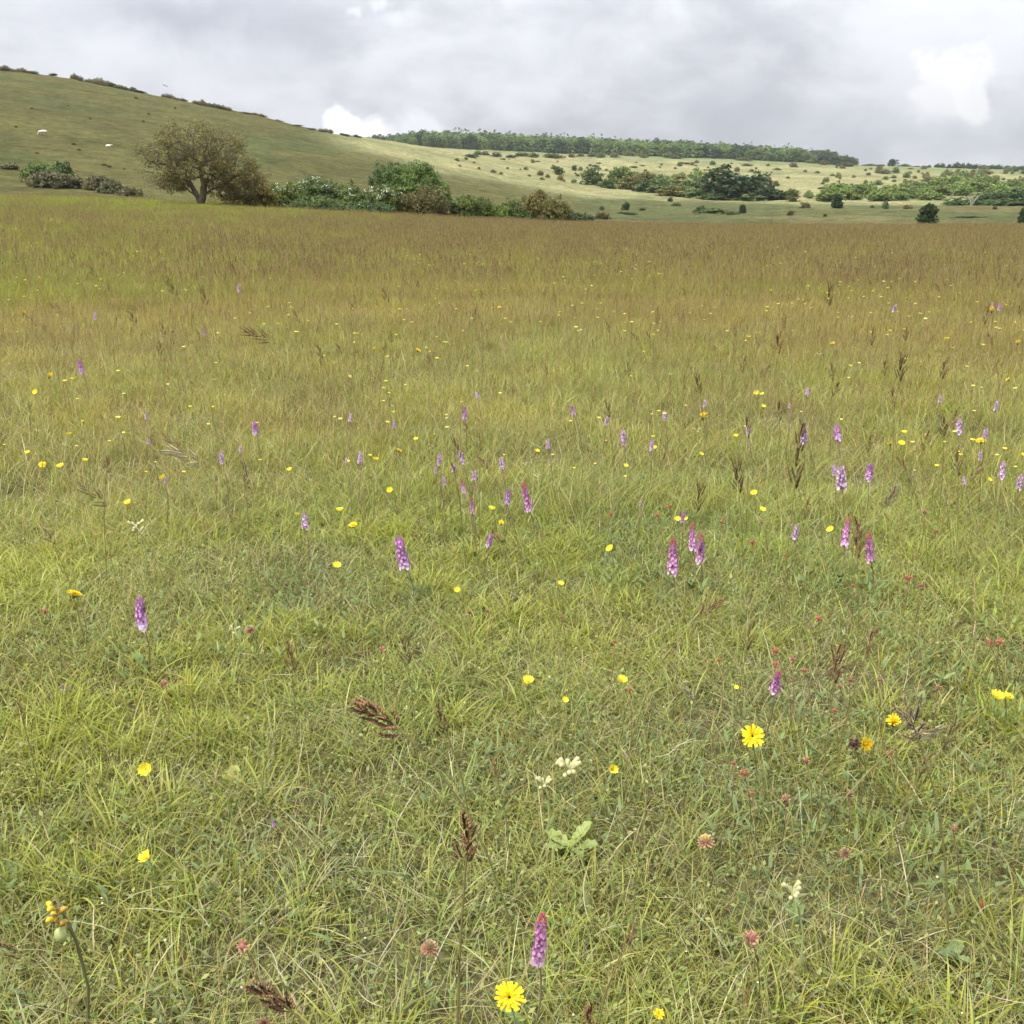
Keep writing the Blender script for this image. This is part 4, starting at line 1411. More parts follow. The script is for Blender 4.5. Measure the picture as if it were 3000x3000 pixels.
# ---- orchid
def orchid_meshes(seed, rows=13, pale=0.0):
    g = np.random.default_rng(seed)
    mb = MB()
    n = rows * 5
    for i in range(n):
        f = i / n
        zc = .002 + .080 * f
        a = i * 2.39996
        R_ = .0118 * (1 - .38 * f ** 3)
        o = np.array([math.cos(a), math.sin(a), 0]); s = np.array([-o[1], o[0], 0]); u = np.array([0, 0, 1.0]); ro = g.normal(0, .4); s, u = s * math.cos(ro) + u * math.sin(ro), u * math.cos(ro) - s * math.sin(ro)
        o = o + g.normal(0, .16, 3); o /= np.linalg.norm(o)
        c = o * R_ * (1 + g.normal(0, .14)) + [0, 0, zc + g.normal(0, .0012)]
        sz = .0084 * (1.1 - .45 * f) * (1 + g.normal(0, .20))
        base = np.array([.62, .33, .58]) * (1 - f) ** .6 * 1.1 + np.array([.48, .16, .36]) * (1 - (1 - f) ** .6)
        base = base * (1 - pale) + np.array([.60, .44, .60]) * pale
        if f < .16: base = base * .6 + np.array([.70, .58, .70]) * .4
        base = np.clip(base * (1 + g.normal(0, .22)), .02, .85)
        for k, (du, ds_, ln, wd) in enumerate([(-1, -.55, 1.0, .42), (-1, 0, 1.25, .45), (-1, .55, 1.0, .42), (.35, -1, 1.0, .32), (.35, 1, 1.0, .32), (1, 0, .8, .45)]):
            d = u * du + s * ds_ + o * .45
            d /= np.linalg.norm(d)
            w_ = np.cross(d, o); w_ /= np.linalg.norm(w_) + 1e-9
            q = [c + o * .001, c + d * sz * ln * .55 + w_ * sz * wd + o * .0012, c + d * sz * ln, c + d * sz * ln * .55 - w_ * sz * wd + o * .0012]
            mb.add(q, [[0, 1, 2, 3]], None, np.clip(base * (1.12 if k < 3 else .85), 0, .9))
        mb.tube([o * R_ * .2 + [0, 0, zc - .004], c], [.0012, .0014], 4, (.40, .22, .36), cap=False)
    mb.tube([[0, 0, -.002], [0, 0, .02], [0, 0, .06], [0, 0, .082]], [.003, .0075, .005, .002], 7, (.42, .22, .38), cap=False)
    sp = mb.mesh('flower_spike')
    mb = MB()
    for i in range(26):
        f = i / 26
        a = i * 2.39996
        R_ = .0082 * (1 - .75 * f ** 1.4)
        o = np.array([math.cos(a), math.sin(a), 0])
        c = o * R_ + [0, 0, .080 + .022 * f]
        mb.tube([c, c + o * .0030 * (1 - f * .6) + [0, 0, .0042]], [.0016, .0010], 4, np.array([.42, .06, .14]) * (.8 + .4 * g.random()))
    return sp, mb.mesh('bud_tip')


ORCH = [orchid_meshes(k, rows=13) for k in range(3)]
ORCH_P = [orchid_meshes(10 + k, rows=9, pale=.75) for k in range(3)]


def leaf_strip(L, W, c, arch=.6, seg=5, fold=.15):
    mb = MB()
    t = np.linspace(0, 1, seg + 1)
    x = L * t * math.cos(arch * .6); zc = L * (t * math.sin(arch) - .5 * arch * t * t)
    w_ = W * np.sin(np.clip(t * 2.6 + .35, 0, math.pi)) / 2 + 1e-4
    V = np.stack([np.stack([x, -w_, zc + fold * w_], -1), np.stack([x, 0 * w_, zc], -1), np.stack([x, w_, zc + fold * w_], -1)], 1).reshape(-1, 3)
    q = []
    for k in range(seg):
        q += [[3 * k, 3 * k + 3, 3 * k + 4, 3 * k + 1], [3 * k + 1, 3 * k + 4, 3 * k + 5, 3 * k + 2]]
    mb.add(V, q, None, c)
    return mb.mesh('leaf', True)


ORCH_LEAF = leaf_strip(.09, .014, (.12, .18, .06), .8)
orch = [(1024, 1775, 97, 1), (262, 1155, 62, 0), (751, 1043, 62, 0), (988, 940, 56, 1), (960, 937, 32, 0), (890, 955, 30, 1), (871, 918, 24, 1), (896, 897, 22, -1),
        (946, 873, 25, -1), (829, 867, 22, -1), (868, 862, 24, -1), (855, 882, 16, -1), (837, 907, 18, -1), (820, 886, 14, -1), (681, 863, 24, -1), (575, 983, 28, -1), (417, 862, 24, -1),
        (480, 806, 24, 0), (662, 787, 16, -1), (743, 800, 18, -1), (877, 779, 27, 0), (899, 745, 14, -1), (1079, 774, 18, 0), (1147, 793, 16, -1), (1033, 838, 20, -1),
        (1176, 824, 28, -1), (1231, 840, 20, -1), (1254, 783, 18, -1), (1410, 811, 18, -1), (1518, 820, 36, -1), (1578, 815, 30, 0), (1525, 738, 14, -1), (1587, 900, 46, -1),
        (1574, 886, 20, -1), (1642, 889, 30, 0), (1811, 803, 26, -1), (1861, 818, 20, -1), (1850, 858, 18, -1), (1882, 763, 18, -1), (1894, 885, 30, -1), (1928, 908, 26, -1), (1818, 906, 18, -1),
        (1270, 1050, 66, 1), (1307, 1014, 50, 1), (1323, 1038, 56, 1), (1290, 975, 22, 0), (1600, 1004, 50, 1), (1640, 1034, 54, 1), (1503, 1003, 30, -1), (1470, 1292, 50, 1),
        (928, 1020, 26, 0), (148, 690, 24, 0), (178, 595, 13, -1), (384, 625, 12, 0), (450, 543, 13, -1), (1330, 760, 14, -1), (1690, 580, 14, -1), (1888, 577, 14, 0), (1872, 573, 10, -1),
        (453, 847, 12, -1), (313, 905, 12, -1), (276, 785, 12, -1), (280, 832, 12, -1), (653, 868, 12, -1), (1490, 765, 10, -1), (1775, 752, 12, -1), (1210, 950, 10, -1), (516, 1553, 12, 0)]
named = {(1024, 1775): 'tallest bright pink orchid with crimson bud tip beside the yellow flower at bottom',
         (262, 1155): 'pink purple orchid leaning in the left foreground, alone near a yellow daisy flower',
         (751, 1043): 'long slender pale purple orchid under a dry grass stem left of centre',
         (988, 940): 'thick bright purple orchid leaning left near the picture centre',
         (1270, 1050): 'tall bright pink orchid left of the overlapping pair, right of centre',
         (1307, 1014): 'crimson tipped orchid standing behind the other of the overlapping pair',
         (1323, 1038): 'bright pink orchid in front of the crimson tipped one of the overlapping pair',
         (1600, 1004): 'bright pink orchid just left of a brown grass head at the right',
         (1640, 1034): 'red tipped purple orchid just right of a brown grass head at the right',
         (1470, 1292): 'pale violet orchid with pink tip standing above the large yellow flower',
         (148, 690): 'lone violet orchid above the yellow flower at far left',
         (516, 1553): 'tiny violet flower low in the turf of the lower left'}
for px, py, s_, kd in orch:
    h = .27 + (.06 if py < 900 else 0)
    if py > 1500 and s_ < 20: h = .08
    e, t = flower_root('orchid', px, py - s_ * .5, h, named.get((px, py)), 'orchid', 'orchids in the meadow', .10)
    Ls = s_ / F * t * .97
    sp, bt = (ORCH if kd >= 0 else ORCH_P)[rng.integers(3)]
    sc = Ls / (.100 if kd == 1 else .086)
    wd = sc * (.95 if kd >= 0 else 1.05) * (1.10 if s_ < 30 else 1) * (1 + rng.normal(0, .12))
    a = ob('flower_spike', sp, M_petal, e, (0, 0, h - Ls), (0, 0, rng.random() * 6), (wd, wd, sc))
    col = (1, 1, 1, 1) if kd == 1 else ((.98, 1.05, 1.12, 1) if kd == 0 else (1.0, 1.05, 1.05, 1))
    a.color = col
    if kd == 1:
        b = ob('bud_tip', bt, M_petal, e, (0, 0, h - Ls), (0, 0, 0), (wd, wd, sc))
    ob('stem', STEM_P, M_stem, e, (0, 0, 0), (0, 0, 0), (1, 1, h - Ls * .9))
    for k in range(2 if s_ > 24 else 0):
        ob('leaf', ORCH_LEAF, M_stem, e, (0, 0, .01), (0, -.3, rng.random() * 6.28), 1)
    if (px, py) not in named:
        bag(e, px, py, 'bright purple orchid' if kd == 1 else ('violet orchid' if kd == 0 else 'pale lilac orchid'))

# ---- yellow composite flowers
def spin(tx, ty, sp):
    return (Euler((tx, ty, 0)).to_matrix() @ Euler((0, 0, sp)).to_matrix()).to_euler()


YEL = (.78, .60, .018); YEL2 = (.80, .67, .05); ORA = (.74, .46, .012)


def ray_petal(L, W, c, up=.15):
    mb = MB()
    mb.add([[.002, -W * .25, 0], [.002, W * .25, 0], [L * .5, -W * .5, L * up * .7], [L * .5, W * .5, L * up * .7], [L * .93, -W * .5, L * up], [L * .93, W * .5, L * up],
            [L, -W * .22, L * up], [L * .96, 0, L * up], [L, W * .22, L * up]],
           [[0, 2, 3, 1], [2, 4, 5, 3]], [[4, 6, 7], [4, 7, 5], [7, 8, 5]], c)
    return mb


def daisy_mesh(n1=16, n2=13, L=.020, W=.0042, up=.18, name='petals', inner=True, outer=True):
    mb = MB()
    rings = ([(n1, L, W, up, 0)] if outer else []) + ([(n2, L * .74, W * .9, up * 2.6, .3), (9, L * .45, W * .8, up * 4.5, .1)] if inner else [])
    for n, l, w_, u, ph in rings:
        for k in range(n):
            a = k * 6.283 / n + ph + rng.normal(0, .06)
            p = ray_petal(l * (1 + rng.normal(0, .08)), w_, 1, u * (1 + rng.normal(0, .25)))
            v = np.vstack(p.v)
            ca, sa = math.cos(a), math.sin(a)
            v = v @ np.array([[ca, sa, 0], [-sa, ca, 0], [0, 0, 1]])
            c = np.array(YEL if rng.random() < .75 else ORA) * (1 + rng.normal(0, .06))
            mb.add(v, np.vstack(p.q), np.vstack(p.t), np.clip(c, 0, .95))
    return mb.mesh(name)


DAISY = [daisy_mesh(18, 14), daisy_mesh(15, 12, W=.0046), daisy_mesh(16, 12, up=.5)]
DAISY_IN = daisy_mesh(0, 13, name='centre', outer=False)
PETAL = ray_petal(.021, .0040, YEL, .16).mesh('petal')
_c = MB()
for k in range(26):
    a = k * 2.4; r = .0042 * math.sqrt(k / 26)
    _c.tube([[r * math.cos(a), r * math.sin(a), .001], [r * 1.3 * math.cos(a), r * 1.3 * math.sin(a), .0062]], [.0005, .0004], 3, ORA if k % 2 else YEL)
DISC = _c.mesh('centre')
_c = MB()
_c.tube([[0, 0, -.013], [0, 0, -.010], [0, 0, -.004], [0, 0, .001]], [.0016, .0042, .0050, .0056], 8, (.09, .11, .04), cap=False)
CUP = _c.mesh('bracts')


def daisy(px, py, s_, label=None, tilt=(.35, 0), h=.22, full=False, look='yellow rayed flower'):
    e, t = flower_root('hawkbit', px, py, h, label, 'flower', 'yellow rayed flowers')
    k = (s_ / F * t) / .042
    hd = (0, 0, h)
    rot = spin(tilt[0], tilt[1], rng.random() * 6)
    if full:
        hdo = ob('centre', DAISY_IN, M_petal, e, hd, rot, k)
        R0 = rot.to_matrix()
        n = 20
        for q in range(n):
            m = R0 @ Euler((rng.normal(0, .08), -.05 + rng.normal(0, .12), q * 6.283 / n + rng.normal(0, .07))).to_matrix()
            ob('petal', PETAL, M_petal, e, hd, m.to_euler(), k * (1 + rng.normal(0, .06)))
    else:
        ob('petals', DAISY[rng.integers(3)], M_petal, e, hd, rot, k)
        ob('centre', DISC, M_petal, e, hd, rot, k)
    ob('bracts', CUP, M_stem, e, hd, rot, k)
    ob('stem', STEM_G, M_stem, e, (0, 0, 0), (0, 0, 0), (1, 1, h - .008))
    if label is None: bag(e, px, py, look)
    return e


daisy(961, 1882, 52, 'largest yellow rayed flower at the bottom, a stem crossing it', (.75, .12), .23, True)
daisy(1420, 1389, 43, 'wide open yellow rayed flower in the right foreground', (.85, 0), .24, True)
daisy(1629, 1403, 27, 'half closed yellow flower with a dark brown head against its left side', (.9, .8), .22)
daisy(1686, 1365, 27, 'yellow rayed flower with a dark spot, below the blurred brown grass head', (.25, -.2), .24)
daisy(141, 1121, 28, 'yellow rayed flower seen from the side at the left edge', (-.25, .35), .24)
daisy(1243, 1913, 20, 'small half hidden yellow flower at the bottom edge', (.5, .3), .12)
for px, py, s_ in [(666, 991, 18), (1326, 788, 18), (1851, 832, 19), (1871, 587, 12), (93, 711, 13), (789, 661, 12), (930, 582, 9), (942, 580, 8), (706, 660, 9), (1680, 838, 14), (80, 877, 14),
                   (325, 624, 11), (1571, 648, 10), (1920, 648, 10), (946, 986, 13), (1454, 550, 8), (753, 850, 13), (1902, 716, 10), (45, 592, 9)]:
    daisy(px, py, s_, tilt=(rng.normal(.2, .3), rng.normal(0, .3)))

# ---- buttercups and rock-roses, cup of five petals
def cup_petal():
    mb = MB()
    L, W = .011, .0115
    t = np.linspace(0, 1, 4); s = np.linspace(-1, 1, 4)
    V = []
    for a in t:
        for b in s:
            w_ = W * .5 * math.sin(min(1.0, .25 + a * .95) * math.pi * .62)
            V.append([.0012 + L * a * .86 + .0 * b, b * w_, L * (.10 * a + .62 * a * a) + .0018 * b * b * a])
    q = [[r * 4 + k, r * 4 + 4 + k, r * 4 + 5 + k, r * 4 + 1 + k] for r in range(3) for k in range(3)]
    mb.add(V, q, None, YEL2)
    return mb


CPET = cup_petal().mesh('petal', True)
_c = MB()
for k in range(20):
    a = k * 2.4; r = .0026 * math.sqrt(k / 20)
    _c.tube([[r * math.cos(a), r * math.sin(a), 0], [r * 1.5 * math.cos(a), r * 1.5 * math.sin(a), .0042]], [.0004, .0006], 3, (.70, .50, .02))
STAM = _c.mesh('stamens')
_m = MB()
for k in range(5):
    v = np.vstack(cup_petal().v); a = k * 1.2566
    v = v @ np.array([[math.cos(a), math.sin(a), 0], [-math.sin(a), math.cos(a), 0], [0, 0, 1]])
    _m.add(v, np.vstack(cup_petal().q), None, YEL2)
CUP5 = _m.mesh('petals', True)


def buttercup(px, py, s_, label=None, h=.22, tilt=None, parts=False, look='yellow buttercup'):
    e, t = flower_root('buttercup', px, py, h, label, 'flower', 'yellow buttercups')
    k = (s_ / F * t) / .021
    rot = spin(*(tilt or (rng.normal(.15, .3), rng.normal(0, .3))), rng.random() * 6)
    if parts:
        R0 = rot.to_matrix()
        for q in range(5):
            m = R0 @ Euler((0, rng.normal(0, .12), q * 1.2566)).to_matrix()
            ob('petal', CPET, M_petal, e, (0, 0, h), m.to_euler(), k)
        ob('stamens', STAM, M_petal, e, (0, 0, h), rot, k)
    else:
        ob('petals', CUP5, M_petal, e, (0, 0, h), rot, k)
    ob('stem', STEM_G, M_stem, e, (0, 0, 0), (0, 0, 0), (.8, .8, h))
    if label is None: bag(e, px, py, look)


buttercup(277, 1620, 22, 'bright buttercup with two raised petals in the lower left turf', .14, (.3, -.4), True)
buttercup(996, 1287, 20, 'cup shaped buttercup alone in the grass below the picture centre', .22, (.1, .1), True)
buttercup(1172, 1286, 19, 'cup shaped buttercup beside a small red burnet head', .22, (.2, .2), True)
buttercup(1880, 1316, 21, 'left of two buttercups side by side at the right edge', .22, (.3, .1), True)
buttercup(1899, 1317, 17, 'right of two buttercups side by side at the right edge', .22, (.1, .3), True)
buttercup(1155, 1452, 17, 'drooping yellow buttercup right of the cream cowslip heads', .12, (.9, .6), True)
buttercup(1065, 1322, 12, 'faded buttercup on a tall thin stem right of the centre cup', .24, (.5, .4))
buttercup(275, 1452, 22, 'orange yellow petal blob low in the bright lower left grass', .05, (.9, 0))
for px, py, s_ in [(635, 1069, 15), (1153, 1037, 15), (1057, 1103, 12), (861, 1114, 11), (641, 964, 13), (736, 925, 11), (1423, 932, 12), (1437, 963, 12), (1568, 1001, 13), (1278, 981, 11), (1294, 981, 9),
                   (709, 868, 11), (927, 961, 12), (547, 887, 9), (115, 881, 12), (308, 902, 12), (242, 950, 12), (160, 870, 10), (1428, 743, 10), (1438, 745, 8), (1388, 1298, 9), (1700, 838, 11), (1706, 817, 9),
                   (560, 971, 9), (68, 740, 9), (130, 820, 9), (52, 855, 8), (1180, 880, 9), (655, 872, 9), (785, 830, 9), (1013, 852, 9), (1235, 846, 9), (1388, 824, 9), (1322, 858, 9), (1440, 768, 8), (1866, 906, 8), (1930, 860, 9), (1786, 640, 8)]:
    buttercup(px, py, s_, tilt=(rng.normal(.2, .25), rng.normal(0, .25)))

# small yellow blooms across the meadow: one object each, stem and cup together
SPECK = []
for k in range(4):
    mb = MB()
    mb.tube([[0, 0, -.04], [.006 * (k - 1), .004, .15], [0, 0, .30]], [.0014, .0012, .0010], 3, (.15, .18, .06))
    n = 5 if k < 2 else 8
    cc = YEL2 if k % 2 == 0 else (.74, .66, .16)
    for q in range(n):
        a = q * 6.283 / n
        d = np.array([math.cos(a), math.sin(a), .45]); s = np.array([-math.sin(a), math.cos(a), 0])
        mb.add([[0, 0, .30], np.array([0, 0, .30]) + d * .008 - s * .006, np.array([0, 0, .30]) + d * .013, np.array([0, 0, .30]) + d * .008 + s * .006], [[0, 1, 2, 3]], None, cc)
    SPECK.append(mb.mesh('small_flower'))
cnt = 0
far_pts = []
while cnt < 560:
    px = 1932 * rng.random()
    py = 432 + (900 - 432) * rng.random() ** 1.9
    if fbm(np.array([px * .006]), np.array([py * .02]), 91, 3)[0] < .46 - .08 * (px > 900): continue
    if px < 650 and py < 520 and rng.random() < .75: continue
    h = .30 + .08 * rng.random()
    if cnt < 250:
        p, t = hit(px, py, h)
        s_ = (3.9 + 2.8 * rng.random()) * (1 + .3 * sstep(py, 500, 800))
        k = (s_ / F * t) / .024
        k = min(k, 2.4)
        k = max(k, .55)
        o = ob('small_flower', SPECK[rng.integers(4)], M_petal, loc=(p.x, p.y, p.z - .30 * k), rot=(rng.normal(0, .06), rng.normal(0, .06), rng.random() * 6), scale=k)
        tag(o, None, 'flower', 'small yellow flowers dotted through the meadow')
        bag(o, px, py, 'small yellow bloom')
    else:
        if py < 640:
            p, t = hit(px, py, h)
            far_pts.append((p.x, p.y, p.z - .30 * 1.3, 1.1 + .5 * rng.random()))
    cnt += 1
cs = bpy.data.collections.new('specks')
for k, me in enumerate(SPECK):
    o = bpy.data.objects.new('speck', me); cs.objects.link(o)
fp = np.array(far_pts)
fo = scatter('far_yellow_flowers', cs, fp[:, :3], rng.integers(0, 4, len(fp)), np.stack([0 * fp[:, 0], 0 * fp[:, 0], rng.random(len(fp)) * 6], -1), np.repeat(fp[:, 3:4], 3, 1),
             'tiny yellow flecks of flower lost in the far meadow')

# ---- cowslip seed heads (cream bells)
_c = MB()
_c.tube([[0, 0, 0], [0, 0, .004], [0, 0, .009], [0, 0, .0125], [0, 0, .0135]], [.0008, .0026, .0032, .0034, .0022], 6, (.50, .48, .26))
BELL = _c.mesh('calyx')


def cowslip(px, py, s_, label, n=6, h=.20):
    e, t = flower_root('cowslip', px, py, h, label, 'flower', 'cream cowslip seed heads')
    k = (s_ / F * t) / .034
    for q in range(n):
        a = q * 2.4
        ob('calyx', BELL, M_petal, e, (.005 * k * math.cos(a), .005 * k * math.sin(a), h - .0055 * (q % 4) * k), Vector((math.cos(a) + rng.normal(0, .2), math.sin(a) + rng.normal(0, .2), .75 + .25 * (q % 2))).to_track_quat('Z', 'Y').to_euler(), k * 1.15)
    ob('stem', stem_mesh(1, .0022, (.24, .28, .13), .02), M_stem, e, (0, 0, 0), (0, 0, 0), (1, 1, h))


cowslip(1072, 1444, 42, 'cream cowslip head, taller of the two below the picture centre', 14, .2)
cowslip(1025, 1475, 28, 'smaller cream cowslip head just left below the taller one', 9, .18)
cowslip(257, 991, 28, 'pale cream flower cluster on a thick stem at left middle', 9, .24)
cowslip(441, 1187, 22, 'pair of pale cream bells left of the faded round head', 3, .16)
cowslip(1493, 1676, 34, 'cream tufted seed head on a thin stem in the lower right', 12, .2)
cowslip(1315, 812, 14, 'small cream cluster below the rayed flower, right of centre', 5, .22)
cowslip(1013, 898, 12, 'small cream buds on a pale stalk right of the picture centre', 3, .22)
for px, py, s_ in [(1430, 628, 9), (120, 838, 9), (900, 700, 7), (1545, 668, 9), (740, 765, 7), (585, 905, 7), (1605, 598, 8), (1860, 668, 8), (990, 875, 11), (70, 812, 9), (1265, 706, 8)]:
    e, t = flower_root('cowslip', px, py, .26, None, 'flower', 'cream cowslip seed heads')
    k = (s_ / F * t) / .034
    for q in range(4):
        a = q * 2.4
        ob('calyx', BELL, M_petal, e, (.006 * k * math.cos(a), .006 * k * math.sin(a), .26 - .004 * q * k), (.6 * math.sin(-a), .8 * math.cos(a), 0), k)
    ob('stem', STEM_G, M_stem, e, (0, 0, 0), (0, 0, 0), (1, 1, .26))
    bag(e, px, py, 'small cream seed head')

# ---- salad burnet heads
def burnet_mesh(c1, seed):
    g = np.random.default_rng(seed)
    mb = MB()
    mb.blob((0, 0, 0), (.0052, .0052, .0058), 8, 6, np.array(c1) * .7, .1)
    for k in range(70):
        d = g.normal(0, 1, 3); d /= np.linalg.norm(d)
        s = np.cross(d, g.normal(0, 1, 3)); s /= np.linalg.norm(s)
        L = .0085 * (.75 + .5 * g.random())
        mb.add([d * .004 - s * .0011, d * .004 + s * .0011, d * L + s * .0009, d * L - s * .0009], [[0, 1, 2, 3]], None, np.clip(np.array(c1) * (1 + g.normal(0, .25)), 0, .9))
    return mb.mesh('seed_head')


BUR = [burnet_mesh((.42, .20, .11), 1), burnet_mesh((.36, .22, .13), 2), burnet_mesh((.48, .24, .18), 3)]
burn = [(722, 1225, 16, 2), (1404, 1458, 24, 0), (1463, 1228, 20, 0), (1463, 1252, 18, 0), (1545, 1167, 20, 0), (1357, 1245, 14, 0), (1518, 1265, 16, 0), (1495, 1243, 14, 2), (1585, 1295, 14, 1), (1605, 1283, 18, 1),
        (1866, 1212, 20, 0), (1886, 1211, 20, 0), (1680, 1420, 18, 0), (1384, 1440, 16, 1), (1420, 1497, 14, 0), (1522, 1435, 18, 2), (1770, 1298, 18, 1), (1362, 985, 14, 0), (1437, 985, 10, 0), (1263, 955, 14, 0),
        (1153, 970, 12, 0), (1240, 972, 14, 0), (1270, 1230, 10, 1), (1420, 1023, 16, 0), (1745, 966, 14, 1), (1766, 1002, 12, 0), (1714, 1090, 20, 0), (1738, 1105, 16, 1), (1483, 1048, 14, 0), (699, 900, 10, 1),
        (937, 1010, 12, 2), (310, 1290, 18, 2), (83, 1154, 16, 0), (458, 1785, 28, 2), (1418, 1770, 34, 2), (1800, 1563, 20, 1), (1603, 1498, 20, 1), (1483, 1507, 22, 1), (885, 1155, 14, 0), (920, 1152, 12, 1), (1160, 1210, 12, 0),
        (1575, 1340, 14, 0), (1060, 1165, 12, 1), (340, 1280, 10, 1), (785, 1010, 12, 1), (1610, 1105, 12, 0), (1660, 1283, 14, 1), (1188, 1300, 14, 0)]
for px, py, s_, v_ in burn:
    e, t = flower_root('burnet', px, py, .26, None, 'flower', 'reddish burnet seed heads', .12)
    k = (s_ / F * t) / .017
    ob('seed_head', BUR[v_], M_petal, e, (0, 0, .26), (0, 0, rng.random() * 6), k * .72)
    ob('stem', STEM_R, M_stem, e, (0, 0, 0), (0, 0, 0), (1, 1, .26))
    if (px, py) == (1418, 1770): e['label'] = 'largest rosy red round head on a long dark stem, lower right'
    elif (px, py) == (722, 1225): e['label'] = 'small crimson round head beside a dark drooping grass head'
    else: bag(e, px, py, 'reddish burnet head' if v_ != 2 else 'pink burnet head')

# dark brown head against the half closed yellow flower
e, t = flower_root('seed_head_plant', 1612, 1403, .22, 'dark brown round seed head touching the half closed yellow flower', 'flower')
o = ob('seed_head', BUR[1], M_petal, e, (0, 0, .22), (0, 0, 0), (22 / F * t) / .017); o.color = (.35, .35, .45, 1)
ob('stem', STEM_R, M_stem, e, (0, 0, 0), (0, 0, 0), (1, 1, .22))


# ---- vetch, clover and rattle heads near the camera
def head_mesh(ca, cb, n=64, R=.012, L=.010, name='flower_head'):
    mb = MB()
    for k in range(n):
        f = k / n
        a = k * 2.4
        el = math.pi * .5 - f * 2.0
        d = np.array([math.cos(a) * math.cos(el), math.sin(a) * math.cos(el), math.sin(el)])
        s = np.cross(d, [0, 0, 1.0]); s = s / (np.linalg.norm(s) + 1e-6)
        c = np.array(ca if f < .45 else cb) * (1 + rng.normal(0, .12))
        p = d * R * (.35 + .25 * rng.random())
        mb.add([p - s * .0015, p + s * .0015, p + d * L + s * .0024, p + d * L * 1.25, p + d * L - s * .0024], [[0, 1, 2, 4]], [[4, 2, 3]], np.clip(c, 0, .9))
    mb.blob((0, 0, 0), R * .55, 8, 6, np.array(cb) * .7)
    return mb.mesh(name)


def head_plant(name, px, py, s_, me, h, label, cat='flower', R=.030, tint=(1, 1, 1, 1)):
    e, t = flower_root(name, px, py, h, label, cat)
    o = ob('flower_head', me, M_petal, e, (0, 0, h), (.2, 0, rng.random() * 6), (s_ / F * t) / R * .82)
    o.color = tint
    ob('stem', STEM_G, M_stem, e, (0, 0, 0), (0, 0, 0), (1, 1, h))


H_VET = head_mesh((.62, .50, .22), (.50, .28, .20))
H_FAD = head_mesh((.48, .38, .24), (.34, .19, .12))
H_BRN = head_mesh((.26, .14, .09), (.22, .12, .07))
head_plant('kidney_vetch', 1332, 1590, 32, H_VET, .08, 'cream and pink vetch head close to the ground, lower right')
head_plant('clover', 810, 1790, 34, H_FAD, .12, 'faded brown and cream clover head left of the bright pink orchid')
head_plant('clover', 472, 1190, 22, H_FAD, .14, 'faded round yellowish head right of the pale cream bells')
head_plant('clover', 498, 1935, 24, H_BRN, .10, 'brown withered head at the bottom edge, left')
head_plant('clover', 1595, 1610, 22, H_FAD, .10, 'pale faded head right of the cream and pink vetch')
# rattle: spike of hooded yellow flowers near lower left
e, t = flower_root('yellow_rattle', 100, 1700, .34, 'yellow flowers with brown hoods on a dark leaning stem, lower left', 'flower', None, .0)
k = (78 / F * t) / .078
for q in range(6):
    a = q * 2.2
    mb = MB()
    d = np.array([math.cos(a), math.sin(a), .35])
    mb.tube([[0, 0, 0], d * .008, d * .016 + [0, 0, .002], d * .021], [.002, .0052, .0048, .0020], 6, (.66, .50, .05) if q % 3 else (.50, .33, .07))
    mb.blob(d * .006 + [0, 0, .004], (.004, .004, .006), 6, 5, (.30, .20, .07))
    ob('flower_head', mb.mesh('flower_head'), M_petal, e, (0, 0, .34 - (.046 - .007 * q) * k), (0, 0, 0), k * .95)
ob('stem', stem_mesh(1, .0028, (.12, .11, .05), .03), M_stem, e, (0, 0, -.02), (0, 0, 0), (1, 1, .36))
mb = MB(); mb.blob((0, 0, 0), (.011, .009, .014), 8, 6, (.36, .40, .16)); ob('calyx', mb.mesh('calyx', True), M_stem, e, (.004, 0, .34 - .066 * k), (0, 0, 0), k)

# ---- upright brome: brown spikelets on arching stems
def spikelet(c, seed):
    g = np.random.default_rng(seed)
    mb = MB()
    L = .030
    for k in range(9):
        f = k / 8
        s_ = 1 if k % 2 else -1
        b = np.array([s_ * .0010, 0, L * .62 * f])
        tip = b + np.array([s_ * .0030 * (1 - f * .5), g.normal(0, .0005), L * .40])
        w_ = .0024 * (1 - .35 * f)
        m = (b + tip) / 2 + [s_ * .0008, 0, 0]
        cc = np.clip(np.array(c) * (1 + g.normal(0, .2)), .01, .8)
        mb.add([b, m + [0, w_, 0], tip, m - [0, w_, 0], m + [s_ * w_ * .8, 0, 0]], [], [[0, 1, 4], [1, 2, 4], [2, 3, 4], [3, 0, 4], [0, 3, 1], [1, 3, 2]], cc)
        mb.add([tip - [.0002, 0, 0], tip + [.0002, 0, 0], tip + [s_ * .0012, 0, .008]], [], [[0, 1, 2]], cc * 1.3)
    return mb.mesh('spikelet')


SPK = {'brown': [spikelet((.30, .17, .095), k) for k in range(2)], 'dark': [spikelet((.165, .108, .058), k + 4) for k in range(2)],
       'purple': [spikelet((.30, .22, .17), k + 6) for k in range(2)], 'olive': [spikelet((.24, .19, .08), k + 8) for k in range(2)], 'pale': [spikelet((.42, .37, .27), k + 9) for k in range(2)]}


